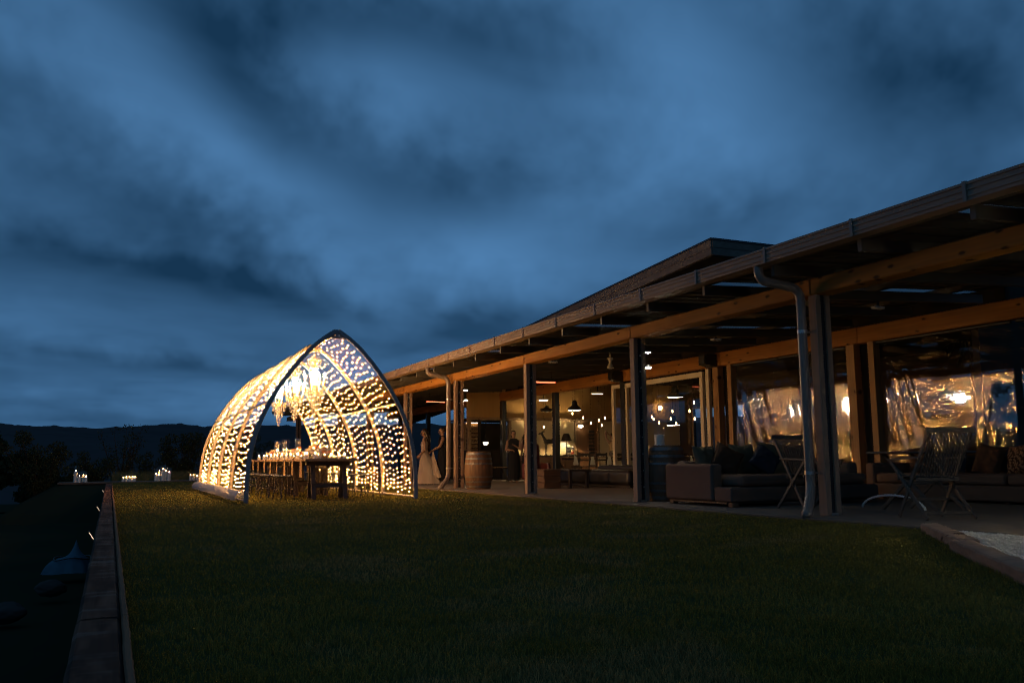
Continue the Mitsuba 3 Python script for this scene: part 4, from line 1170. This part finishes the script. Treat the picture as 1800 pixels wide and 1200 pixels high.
cr_ = thing("timber_crate", "dark timber crate under the red chair side, behind the column", "crate")
for k in range(3):
    for (a, b, c, d) in ((9.25, 9.65, 18.62, 18.64), (9.25, 9.65, 19.06, 19.08)):
        put("slat", [box(a, b, c, d, .04 + k * .14, .165 + k * .14, .003)], "crate_timber", cr_)
    for (a, b) in ((9.23, 9.249), (9.651, 9.67)):
        put("slat", [box(a, b, 18.63, 19.07, .04 + k * .14, .165 + k * .14, .003)], "crate_timber", cr_)
put("lid", [box(9.22, 9.68, 18.60, 19.10, .455, .48, .004)], "crate_timber", cr_)
ra = thing("armchair", "dark red leather armchair with a tall back beside the column", "armchair")
put("seat", soft(9.85, 10.27, 20.5, 21.0, .20, .44, .05, 41), "red_leather", ra, True)
put("backrest", soft(9.84, 10.28, 20.92, 21.10, .30, 1.12, .085, 42), "red_leather", ra, True)
for xx in (9.75, 10.27):
    put("arm", soft(xx, xx + .10, 20.5, 21.0, .20, .62, .05, 43), "red_leather", ra, True)
put("leg", [box(xx - .02, xx + .02, yy - .02, yy + .02, .031, .21, .003) for xx in (9.88, 10.24) for yy in (20.55, 20.97)], "dark_table", ra)

# the room: sideboard, deer, fish, notices, rack, laid tables
sd_ = thing("sideboard", "dark sideboard along the cream wall under the deer", "sideboard")
put("carcass", [box(13.0, 15.25, 27.95, 28.42, .10, .83, .006)], "dark_table", sd_)
put("top", [box(12.97, 15.28, 27.92, 28.44, .831, .86, .005)], "dark_table", sd_)
for k in range(4):
    put("door", [box(13.03 + k * .555, 13.56 + k * .555, 27.93, 27.949, .13, .80, .004)], "crate_timber", sd_)
    put("knob", blob((13.50 + k * .555, 27.92, .5), .014), "brass", sd_, True)


# deer sculpture standing on the sideboard, head to the left
D = [((0, 0, .42), (.26, 0, .43), (.065, .06, .075), (.072, .06, .075)), ((.26, 0, .43), (.42, 0, .445), (.07, .06, .07), (.06, .055, .07)), ((0, 0, .45), (-.10, 0, .62), .05, .034), ((-.10, 0, .62), (-.125, 0, .68), .034, .034),
     ((-.125, 0, .69), (-.23, 0, .655), (.036, .032, .034), (.016, .018, .018)), ((.46, 0, .46), (.50, 0, .38), .02, .012)]
for s in (-1, 1):
    D += [((.02, s * .035, .40), (.015, s * .04, .21), .034, .017), ((.015, s * .04, .21), (.02, s * .04, .02), .017, .012), ((.02, s * .04, .02), (.0, s * .04, .008), .014, .012),
          ((.42, s * .035, .43), (.385, s * .04, .29), .055, .026), ((.385, s * .04, .29), (.46, s * .04, .18), .024, .015), ((.46, s * .04, .18), (.445, s * .04, .02), .015, .012), ((.445, s * .04, .02), (.425, s * .04, .008), .014, .012),
          ((-.10, s * .03, .71), (-.06, s * .075, .735), .014, .008)]
de = thing("deer_sculpture", "dark bronze deer sculpture with antlers standing on the sideboard", "sculpture")
DL = (13.98, 28.05, .861)
SC = 1.12
v = hull(D, .018, 6)
put("body", (np.asarray(v.vertices) * SC + DL, v.faces), "bronze", de, True)
for s in (-1, 1):
    A = np.array([(-.11, s * .02, .715), (-.06, s * .06, .80), (-.03, s * .10, .87), (.03, s * .11, .93)])
    v, f = cat([tube(A, [.011, .009, .007, .004], 6), tube([A[1], A[1] + (-.07, s * .01, .06)], [.008, .003], 6), tube([A[2], A[2] + (-.08, 0, .05)], [.007, .003], 6)])
    put("antler", (v * SC + DL, f), "bronze", de, True)
fi = thing("fish_ornament", "dark metal fish ornament hanging high on the cream wall", "ornament")
v = hull([((14.02, 28.40, 2.46), (14.20, 28.40, 2.48), (.05, .03, .05), (.09, .04, .10)), ((14.20, 28.40, 2.48), (14.46, 28.40, 2.47), (.09, .04, .10), (.03, .02, .03))], .02, 4)
put("body", v, "bronze", fi, True)
put("tail", trimesh.creation.extrude_polygon(shapely.Polygon([(0, 0), (.16, .11), (.12, 0), (.16, -.11)]), .015).apply_transform(trimesh.transformations.rotation_matrix(math.pi / 2, (1, 0, 0))).apply_translation((14.44, 28.41, 2.47)), "bronze", fi)
put("fin", trimesh.creation.extrude_polygon(shapely.Polygon([(0, 0), (.10, .10), (.24, .02)]), .012).apply_transform(trimesh.transformations.rotation_matrix(math.pi / 2, (1, 0, 0))).apply_translation((14.12, 28.41, 2.55)), "bronze", fi)
put("hanger", [tube([(14.2, 28.42, 2.57), (14.2, 28.46, 2.78), (14.2, 28.497, 2.80)], .006, 5)], "dark_metal", fi)
for (a, b, c, d, mt, lab) in ((15.02, 15.22, .90, 1.16, "black_plastic", "black notice panel on the cream wall right of the dark post"), (15.24, 15.34, 1.04, 1.16, "dark_metal", "small dark notice on the cream wall, above the red one"), (15.24, 15.34, .88, .99, "sign_red", "small red notice on the cream wall beside the brown door")):
    w = thing("wall_notice", lab, "notice")
    put("panel", [box(a, b, 28.483, 28.498, c, d, .002)], mt, w)
    put("border", [box(a + .012, b - .012, 28.478, 28.4825, c + .012, c + .03, .001), box(a + .012, b - .012, 28.478, 28.4825, d - .03, d - .012, .001)], "white_paint", w)
rk = thing("wine_rack", "tall lit wine rack seen through the servery opening", "rack")
RX, RY = 12.10, 30.25
put("frame", [box(RX - .30, RX - .27, RY, RY + .2, .8, 2.06, .003), box(RX + .27, RX + .30, RY, RY + .2, .8, 2.06, .003), box(RX - .269, RX + .269, RY + .19, RY + .2, .8, 2.06, .002)], "cross_timber", rk)
for k in range(9):
    put("shelf", [box(RX - .268, RX + .268, RY, RY + .188, .84 + k * .135, .86 + k * .135, .003)], "table_top", rk)
    put("bottles", cat([tube([(RX - .22 + j * .11, RY + .03, .885 + k * .135), (RX - .22 + j * .11, RY + .17, .885 + k * .135)], .022, 7) for j in range(5)]), "cushion_brown", rk, 30, kind="stuff")
lamp("strip", [box(RX - .24, RX + .24, RY + .01, RY + .04, 2.045, 2.058, .002)], (10, 6.0, 2.4), rk, .8)
w = thing("servery_lamp", "small lit bowl lamp over the servery counter", "lamp")
put("stem", [tube([(12.25, 29.4, 2.10), (12.25, 29.4, 1.35)], .006, 5)], "black_plastic", w)
lamp("bowl", lathe([(0, 1.24), (.06, 1.25), (.09, 1.29), (.10, 1.34), (0, 1.35)], 14, (12.25, 29.4, 0)), (1.2, 1.0, .65), w, .1)
sc_ = thing("servery_counter", "dark counter across the servery opening", "counter")
put("top", [box(11.33, 12.73, 29.0, 29.5, 1.0, 1.05, .005)], "dark_table", sc_)
put("front", [box(11.35, 12.7, 29.05, 29.45, .031, .998, .005)], "dark_lining", sc_)

dt = Kit()
for k in range(4):
    dt.add("top_board", [box(-1.2, 1.2, -.44 + k * .222, -.222 + k * .222, .715, .75, .005)], "table_top")
for s in (-1, 1):
    dt.add("leg_frame", [beam((s * .9 - .22, -.35, 0), (s * .9 + .22, -.35, .70), .05, .07), beam((s * .9 + .22, .35, 0), (s * .9 - .22, .35, .70), .05, .07), beam((s * .9, -.4, .68), (s * .9, .4, .68), .06, .06)], "dark_table")
DT = [(13.95, 24.6, "laid dining table with napkins in the room near the deer"), (16.5, 24.7, "laid dining table with napkins in the room by the brown door"), (11.0, 25.9, "small laid table left of the standing guests")]
dc = Kit()
dc.add("seat", [box(-.2, .2, -.2, .2, .43, .46, .012)], "dark_table")
for sx in (-1, 1):
    dc.add("back_leg", [beam((sx * .18, -.19, 0), (sx * .19, -.25, .86), .03, .035)], "dark_table")
    dc.add("front_leg", [beam((sx * .18, .18, 0), (sx * .17, .17, .43), .03, .03)], "dark_table")
dc.add("back_rail", [beam((-.19, -.245, .80), (.19, -.245, .80), .02, .09), beam((-.19, -.235, .64), (.19, -.235, .64), .02, .05)], "dark_table")
for i, (xx, yy, lab) in enumerate(DT):
    dt.stamp(thing("dining_table", lab, "table", "laid tables in the room"), (xx, yy, .035), 0, 1.0 if i < 2 else .6)
    if i == 2:
        continue
    for k in range(4):
        xk = xx - .9 + k * .6
        single("table_napkin", moved(napkin(0, 0, 1, .20, .26, k), (xk, yy - .45, .755 - TZ + .03), -math.pi / 2), "napkin_white", f"white napkin hanging off the {'deer side' if i == 0 else 'brown door side'} dining table, {['first', 'second', 'third', 'fourth'][k]} from the left", "napkin", "white napkins in the room", True)
        for dx in (-.14, .10):
            gob.stamp(thing("wine_glass", f"clear stemmed wine glass on the dining table {'near the deer' if i == 0 else 'by the brown door'}", "wine glass", "wine glasses on the deer side table" if i == 0 else "wine glasses on the door side table"), (xk + dx, yy - .2 + rng.uniform(-.05, .25), .787))
        dc.stamp(thing("dining_chair", f"dark wooden chair before the {'deer side' if i == 0 else 'brown door side'} dining table, {['first', 'second', 'third', 'fourth'][k]} from the left", "chair", "dining chairs in the room"), (xk, yy - .75, .035), rng.uniform(-.1, .1))

# ------------------------------------------------------------------ people
def hand(w, d, up_, s, sgn):
    """Palm, four fingers and a thumb from the wrist w along d; 'up_' is the back of the hand."""
    d = np.asarray(d, float) / np.linalg.norm(d)
    b = np.asarray(up_, float) - d * (np.asarray(up_, float) @ d)
    b /= np.linalg.norm(b)
    a = np.cross(d, b) * sgn
    w = np.asarray(w, float)
    S = [(w, w + d * .035 * s, .022 * s, .026 * s), (w + d * .03 * s - a * .016 * s, w + d * .085 * s - a * .026 * s, .015 * s, .012 * s), (w + d * .03 * s + a * .016 * s, w + d * .088 * s + a * .022 * s, .015 * s, .012 * s)]
    for k, (o, L) in enumerate(((-.030, .058), (-.010, .070), (.010, .076), (.029, .066))):
        p = w + d * .085 * s + a * o * s
        m_ = p + (d * .9 - b * .35) * L * .55 * s
        t_ = m_ + (d * .6 - b * .75) * L * .5 * s
        S += [(p, m_, .0088 * s, .008 * s), (m_, t_, .008 * s, .0068 * s)]
    p = w + d * .03 * s + a * .026 * s
    m_ = p + (d * .6 + a * .75) * .034 * s
    S += [(p, m_, .012 * s, .010 * s), (m_, m_ + (d * .9 + a * .2 - b * .2) * .03 * s, .0095 * s, .008 * s)]
    return S


def person(lab, loc, rz, H, arms, hair, clothes, look=0.0, group=None, step=None):
    """Local frame: faces +y. arms: (elbow, wrist) for left (-x) and right, in fractions of H."""
    p_ = thing("person", lab, "person", group)
    J = lambda x, y, z: np.array([x, y, z]) * H
    S = [(J(0, 0, .535), J(0, .005, .60), np.array([.092, .062, .06]) * H, np.array([.074, .055, .05]) * H), (J(0, .005, .60), J(0, .0, .735), np.array([.074, .055, .05]) * H, np.array([.092, .06, .06]) * H),
         (J(-.07, 0, .79), J(.07, 0, .79), .043 * H, .043 * H), (J(0, 0, .735), J(0, -.005, .80), np.array([.092, .06, .05]) * H, np.array([.06, .045, .03]) * H), (J(0, -.006, .80), J(0, .004, .87), .033 * H, .031 * H)]
    for s in (-1, 1):
        S += [(J(s * .052, 0, .51), J(s * .05, .006, .285), .056 * H, .036 * H), (J(s * .05, .006, .285), J(s * .05, -.008, .20), .036 * H, .034 * H), (J(s * .05, -.008, .20), J(s * .05, -.01, .05), .034 * H, .021 * H),
              (J(s * .05, -.018, .026), J(s * .055, .07, .016), .023 * H, .016 * H), (J(s * .055, .07, .016), J(s * .056, .10, .013), .018 * H, .012 * H)]
    for s, (el, wr) in zip((-1, 1), arms):
        sh, el, wr = J(s * .107, 0, .785), J(*el), J(*wr)
        S += [(sh, el, .034 * H, .024 * H), (el, wr, .024 * H, .0165 * H)]
        S += hand(wr, wr - el, np.array([0, 0, 1.0]) if abs((wr - el)[2]) < .6 * np.linalg.norm(wr - el) else np.array([s * .8, .5, 0]), H / 1.68, s)
    c_, k_ = math.cos(look), math.sin(look)
    R = np.array([[c_, -k_, 0], [k_, c_, 0], [0, 0, 1]])
    hd = J(0, .008, .925)
    h = lambda x, y, z: hd + R @ (np.array([x, y, z]) * H)
    S += [(h(0, -.006, .012), h(0, .004, .018), np.array([.043, .052, .052]) * H, np.array([.043, .05, .05]) * H), (h(0, .012, -.03), h(0, .030, -.050), np.array([.034, .034, .03]) * H, np.array([.018, .016, .014]) * H),
          (h(0, .048, .004), h(0, .066, -.018), .0075 * H, .010 * H), (h(-.012, .050, -.034), h(.012, .050, -.034), .007 * H, .007 * H), (h(-.012, .048, .02), h(.012, .048, .02), .011 * H, .011 * H),
          (h(-.044, -.004, -.006), h(-.046, -.010, .010), np.array([.005, .009, .012]) * H, np.array([.005, .009, .010]) * H), (h(.044, -.004, -.006), h(.046, -.010, .010), np.array([.005, .009, .012]) * H, np.array([.005, .009, .010]) * H)]
    m = hull(S, step or .0085 * H, 3, .4)
    put("body", moved((m.vertices, m.faces), loc, rz), "skin", p_, True)
    for s in (-1, 1):
        put("eye", moved(blob(h(s * .017, .0495, .005), np.array([.0075, .005, .0045]) * H, ICO1), loc, rz), "wick", p_, True)
    hs = [(h(0, -.012, .026), h(0, -.004, .032), np.array([.050, .056, .052]) * H, np.array([.049, .053, .05]) * H)]
    if hair == "long":
        hs += [(h(0, -.03, .0), J(.0, -.075, .80), np.array([.052, .04, .05]) * H, np.array([.062, .028, .05]) * H), (J(0, -.075, .80), J(0, -.085, .66), np.array([.062, .028, .05]) * H, np.array([.045, .02, .04]) * H)]
    elif hair == "up":
        hs += [(h(0, -.05, .03), h(0, -.07, .06), .032 * H, .030 * H)]
    else:
        hs += [(h(0, -.03, .0), h(0, -.035, -.04), np.array([.05, .035, .04]) * H, np.array([.045, .025, .03]) * H)]
    m = hull(hs, .014 * H, 5)
    # keep the face clear of hair
    v = np.asarray(m.vertices).copy()
    q = (v - hd) @ R / H
    front = (q[:, 1] > .018) & (q[:, 2] < .048)
    v[front] += ((.018 - q[front, 1])[:, None] * np.array([0, 1.0, 0])) @ R.T * H
    put("hair", moved((v, m.faces), loc, rz), "hair", p_, True)
    for nm, mt, rows, folds, seed in clothes:
        rows = np.asarray(rows, float) * H
        zz = np.linspace(rows[0, 0], rows[-1, 0], 40)
        t = np.linspace(0, 2 * np.pi, 65)
        rx, ry, cx, cy = (np.interp(zz, rows[::-1, 0] if rows[0, 0] > rows[-1, 0] else rows[:, 0], (rows[::-1] if rows[0, 0] > rows[-1, 0] else rows)[:, c]) for c in (1, 2, 3, 4))
        Zr = (zz.max() - zz) / max(zz.max() - zz.min(), 1e-6)
        fo = 1 + folds * Zr[:, None] * (np.sin(9 * t + seed + 2 * Zr[:, None]) * .6 + np.sin(14 * t + 2 * seed) * .4)
        P = np.stack([cx[:, None] + rx[:, None] * fo * np.cos(t), cy[:, None] + ry[:, None] * fo * np.sin(t), np.repeat(zz[:, None], 65, 1)], -1)
        put(nm, moved(grid(P), loc, rz), mt, p_, True)
    return p_


DOWN = ((-.135, -.01, .63), (-.135, .05, .49)), ((.135, -.01, .63), (.135, .05, .49))
FR = .03
left_dir = math.atan2(.41, -.91) - math.pi / 2      # facing image left
person("bride with long dark hair in a strapless ivory gown", (8.50, 25.1, FR), left_dir, 1.62, (((-.14, -.02, .63), (-.09, .08, .52)), ((.14, .0, .63), (.10, .10, .53))), "long",
       [("gown", "satin_ivory", [(.76, .100, .070, 0, 0), (.70, .094, .068, 0, .004), (.61, .080, .062, 0, .004), (.53, .104, .078, 0, -.004), (.40, .13, .125, 0, -.03), (.2, .17, .18, 0, -.06), (.004, .21, .25, 0, -.10)], .05, 1)], -.1)
person("guest in a long black dress holding up the bride's train", (8.98, 24.88, FR), left_dir + .15, 1.66, (((-.13, .05, .66), (-.05, .16, .60)), ((.14, .04, .65), (.05, .18, .58))), "up",
       [("dress", "cloth_black", [(.845, .05, .045, 0, 0), (.80, .122, .062, 0, 0), (.74, .108, .076, 0, 0), (.61, .082, .066, 0, .004), (.53, .106, .08, 0, 0), (.30, .12, .11, 0, 0), (.05, .125, .125, 0, 0)], .04, 3)], .05)
# the train, gathered up to the guest's hands
s_, t_ = np.meshgrid(np.linspace(0, 1, 36), np.linspace(0, 1, 30), indexing="ij")
B0, B1 = np.array([8.62, 25.02, .86]), np.array([8.72, 24.98, 1.02])
top = B0 * (1 - s_[..., None]) + B1 * s_[..., None] - np.array([0, 0, 1]) * (.12 * np.sin(np.pi * s_))[..., None]
bot = np.array([8.40, 25.05, FR + .012]) * (1 - s_[..., None]) + np.array([8.86, 24.62, FR + .20]) * s_[..., None]
P = top * (1 - t_[..., None]) + bot * t_[..., None]
P += np.array([-.35, -.45, 0]) * (.10 * np.sin(np.pi * t_ * .9))[..., None] + np.array([.91, -.41, 0]) * (.022 * np.sin(s_ * 22) * t_)[..., None] + np.array([-.41, -.91, 0]) * (.03 * np.cos(s_ * 22) * t_)[..., None]
put("train", grid(P), "satin_ivory", "person", True)
DR = [(.845, .05, .045, 0, 0), (.80, .124, .064, 0, 0), (.74, .112, .08, 0, 0), (.61, .088, .072, 0, .004), (.53, .112, .088, 0, 0), (.30, .125, .11, 0, 0), (.04, .11, .11, 0, 0)]
cam_dir = math.pi - .4
person("guest dressed in black holding a glass to the chest beside the open door", (11.15, 24.55, FR), cam_dir, 1.56, (((-.15, .03, .63), (-.03, .12, .70)), ((.15, .02, .63), (.05, .12, .62))), "short", [("dress", "cloth_black", DR, .03, 5)], .15)
person("guest dressed in black half hidden behind the bolted column", (11.75, 24.75, FR), cam_dir - .3, 1.60, DOWN, "up", [("dress", "cloth_black", DR, .03, 7)], .1)
person("woman in a tan top and grey skirt reaching up with both arms in the room", (16.55, 27.75, .035), .25, 1.60, (((-.15, .06, .88), (-.10, .13, 1.02)), ((.14, .06, .86), (.02, .15, .98))), "short",
       [("top", "napkin_linen", [(.81, .11, .06, 0, 0), (.74, .108, .076, 0, 0), (.60, .09, .07, 0, 0)], .01, 2), ("skirt", "cloth_grey", [(.605, .086, .068, 0, 0), (.53, .108, .084, 0, 0), (.40, .12, .10, 0, 0)], .03, 4)], .1)

# ------------------------------------------------------------------ below the wall and beyond the ledge
tp = thing("tarpaulin", "pale blue tarpaulin draped over a peaked stack below the retaining wall", "tarpaulin")
u, v = np.meshgrid(np.linspace(0, 1, 44), np.linspace(0, 2 * np.pi, 80), indexing="ij")
gx, gy = -.55, 18.6
fold = 1 + .05 * np.sin(5 * v + 1) * u + .03 * np.sin(11 * v) * u
ex = gx + .38 * u * fold * np.cos(v) * np.where(np.cos(v) < 0, 1.35, 1.0)
ey = gy + .30 * u * fold * np.sin(v) * (1 - .55 * np.clip(-np.cos(v), 0, 1))
peak = .36 * np.exp(-np.hypot((ex - gx - .05) / .085, (ey - gy) / .11))
ez = -1.29 + .26 * (1 - u ** 5) + peak + .03 * (meshkit.fbm(np.stack([ex * 9, ey * 9, 0 * ex], -1), 3, seed=6) - .5) * (1 - u ** 4)
P = np.stack([ex, ey, ez], -1)
put("sheet", grid(P), "tarp", tp, True)
put("cord", tube([(gx + .31 * math.cos(a), gy + .24 * math.sin(a), -1.02 + .02 * math.sin(3 * a)) for a in np.linspace(0, 2 * np.pi, 40)], .012, 5, False), "dark_metal", tp, True)
for k, (xx, yy, r, lab) in enumerate(((-.75, 15.9, .22, "pale boulder in the dark below the wall, nearer the tarpaulin"), (-1.15, 13.6, .24, "pale boulder in the dark below the wall, farther left"))):
    m = blob((0, 0, 0), 1, trimesh.creation.icosphere(subdivisions=3))
    q = m[0] * (1 + .5 * (meshkit.fbm(m[0] * 1.6 + k * 9, 4, seed=2)[:, None] - .5))
    single("boulder", (q * (r, r * .8, r * .6) + (xx, yy, -1.22), m[1]), "boulder", lab, "boulder", smooth=True)


def leaves(centres, n, size, seed, flat=.5):
    g = np.random.default_rng(seed)
    c = np.asarray(centres, float)
    P = c[g.integers(len(c), size=n), :3]
    R = c[g.integers(len(c), size=n)][:, 3] if c.shape[1] > 3 else np.full(n, .3)
    d = g.normal(0, 1, (n, 3))
    d /= np.linalg.norm(d, axis=1, keepdims=True)
    P = P + d * (R * g.uniform(.3, 1, n) ** .5)[:, None] * (1, 1, .8)
    u = g.normal(0, 1, (n, 3))
    u /= np.linalg.norm(u, axis=1, keepdims=True)
    w = np.cross(u, g.normal(0, 1, (n, 3)))
    w /= np.linalg.norm(w, axis=1, keepdims=True)
    s = size * g.uniform(.6, 1.4, n)[:, None]
    V = np.stack([P - u * s, P + w * s * flat, P + u * s, P - w * s * flat], 1).reshape(-1, 3)
    k = (np.arange(n) * 4)[:, None]
    return V, np.vstack([k + [0, 1, 2], k + [0, 2, 3]])


def shrub(name, lab, cat_, loc, w, h, seed, twigs=7, nleaf=3000, group=None, top=0.75):
    g = np.random.default_rng(seed)
    s = thing(name, lab, cat_, group)
    loc = np.array(loc, float)
    st_, cl = [], []
    for k in range(twigs):
        a, t = g.uniform(0, 2 * np.pi), g.uniform(.2, 1)
        e = loc + (w * t * math.cos(a), w * t * math.sin(a) * .6, h * g.uniform(.6, 1.0))
        mid = loc * .5 + e * .5 + g.normal(0, .06, 3) * w
        P = np.array([loc, loc * .75 + mid * .25 + (0, 0, h * .1), mid, e])
        st_.append(tube(P, [.03 * h / 1.5, .022 * h / 1.5, .014 * h / 1.5, .004], 6))
        for q in np.linspace(.35, 1, 5):
            b = np.array([np.interp(q, [0, .33, .66, 1], P[:, i]) for i in range(3)])
            e2 = b + g.normal(0, .16, 3) * (w, w, h * .7)
            st_.append(tube([b, e2], [.008, .003], 4))
            cl.append((*(b if q < top else b * .6 + e2 * .4), .16 * w + .1))
    put("stems", cat(st_), "bark", s, True)
    if nleaf:
        put("leaves", leaves(cl, nleaf, .045, seed), "leaf_dark", s, kind="stuff")
    return s


for k, (xx, yy, w, h, tw, nl, lab) in enumerate(((.45, 39.6, 1.0, 2.3, 12, 1500, "thin twiggy shrub behind the back ledge, left of the tall candles"), (1.6, 40.5, .9, 1.1, 8, 3500, "low dark shrub behind the tall candle cluster"),
                                                 (2.9, 40.6, 1.2, 1.9, 12, 8000, "dense dark shrub behind the ledge close to the tunnel"), (4.3, 40.9, 1.2, 2.0, 12, 8000, "dense dark shrub behind the rear of the tunnel"),
                                                 (-.7, 39.0, 1.0, 1.1, 10, 6000, "low dark shrub behind the leftmost candles"), (-2.4, 37.0, 1.3, 1.9, 12, 9000, "broad dark shrub left of the leftmost candles"),
                                                 (5.9, 41.0, 1.2, 1.7, 10, 6000, "dense dark shrub beyond the far end of the pavilion"))):
    shrub("shrub", lab, "shrub", (xx, yy, -.6), w, h + .6, 50 + k, tw, nl)
g_ = np.random.default_rng(5)
n = 5200
xx, yy = g_.uniform(.1, 7.2, n), g_.uniform(37.35, 38.1, n)
hh = g_.uniform(.18, .42, n)
dx = g_.normal(0, .10, n)
b = np.stack([xx, yy, np.full(n, -.05)], 1)
w = g_.uniform(.006, .012, n)
V = np.stack([b - np.stack([w, 0 * w, 0 * w], 1), b + np.stack([w, 0 * w, 0 * w], 1), b + np.stack([dx, g_.normal(0, .08, n), hh + .1], 1)], 1).reshape(-1, 3)
put("reed_grass", (V, np.arange(3 * n).reshape(-1, 3)), "reed", kind="stuff")
labels["reed_grass"] = {"label": "strip of tall dry grass behind the candle ledge", "category": "grass", "kind": "stuff"}
bx_, by_ = np.meshgrid(np.linspace(-4.5, 9.5, 60), np.linspace(34.3, 40.5, 40), indexing="ij")
edge = np.clip(1 - np.maximum(np.maximum(-1.7 - bx_, bx_ - 8.4) / 2.0, np.maximum(36.25 - by_, by_ - 38.6) / 1.7), 0, 1)
bz_ = -1.45 + 1.41 * np.minimum(edge, 1) ** .7 + .12 * (meshkit.fbm(np.stack([bx_ * 1.5, by_ * 1.5, 0 * bx_], -1), 3, seed=3) - .5) * (edge < 1)
setting("bank", grid(np.stack([bx_, by_, bz_], -1)), "land", True)


def tree(lab, loc, h, w, seed, nleaf=9000, name="tree"):
    g = np.random.default_rng(seed)
    s = thing(name, lab, "tree")
    loc = np.array(loc, float)
    tr = [tube([loc, loc + (.1, 0, h * .4), loc + (0, .1, h * .8)], [.05 * h, .035 * h, .012 * h], 9)]
    cl = []
    for k in range(16):
        a, z = g.uniform(0, 2 * np.pi), g.uniform(.3, .95)
        b = loc + (0, 0, h * z * .8)
        e = loc + (w * math.cos(a) * (1.15 - z * .8), w * math.sin(a) * (1.15 - z * .8), h * z)
        tr.append(tube([b, (b + e) / 2 + (0, 0, .04 * h), e], [.014 * h, .009 * h, .003 * h], 5))
        cl.append((*e, .26 * w))
        cl.append((*((b + e) / 2), .22 * w))
    put("trunk", cat(tr), "bark", s, True)
    put("crown", leaves(cl, nleaf, .035 * h, seed, .6), "leaf_dark", s, kind="stuff")


tree("round dark tree standing far left below the skyline", (-7.0, 62.0, -2.0), 5.4, 2.2, 70)
tree("dark tree mass at the left edge beyond the terrace", (-11.0, 58.0, -2.0), 4.6, 2.4, 71)
tree("dark tree low in the valley behind the leftmost candles", (-3.5, 66.0, -2.5), 3.6, 2.0, 72)
for k, (xx, yy, h, w) in enumerate(((44, 33, 4.6, 2.4), (50, 36, 4.2, 2.2), (47, 30, 3.6, 2.4))):
    tree(f"{['tallest', 'middle', 'lowest'][k]} dark tree on the bank seen through the right blind", (xx, yy, 0.3), h, w, 80 + k, 6000)
ct = thing("cabbage_tree", "spiky cabbage tree outside, its blades against the sky in the right blind", "tree")
put("trunk", tube([(19.2, 14.9, -.01), (19.25, 14.9, 2.0), (19.2, 14.95, 3.7)], [.13, .11, .09], 10), "bark", ct, True)
bl_ = []
for k in range(70):
    a, e = rng.uniform(0, 2 * np.pi), rng.uniform(-1.1, 1.2)
    d = np.array([math.cos(a) * math.cos(e), math.sin(a) * math.cos(e), math.sin(e)])
    L = rng.uniform(.7, 1.1)
    c0 = np.array([19.2, 14.95, 3.75])
    p = [c0 + d * .08, c0 + d * L * .5, c0 + d * L + (0, 0, -.25 * L)]
    w = np.cross(d, (0, 0, 1))
    w = w / (np.linalg.norm(w) + 1e-9) * .022
    bl_.append((np.array([p[0] - w, p[0] + w, p[1] - w, p[1] + w, p[2]]), np.array([[0, 1, 3], [0, 3, 2], [2, 3, 4]])))
for k, q in enumerate(bl_):
    put("leaf", q, "leaf_dark", ct)
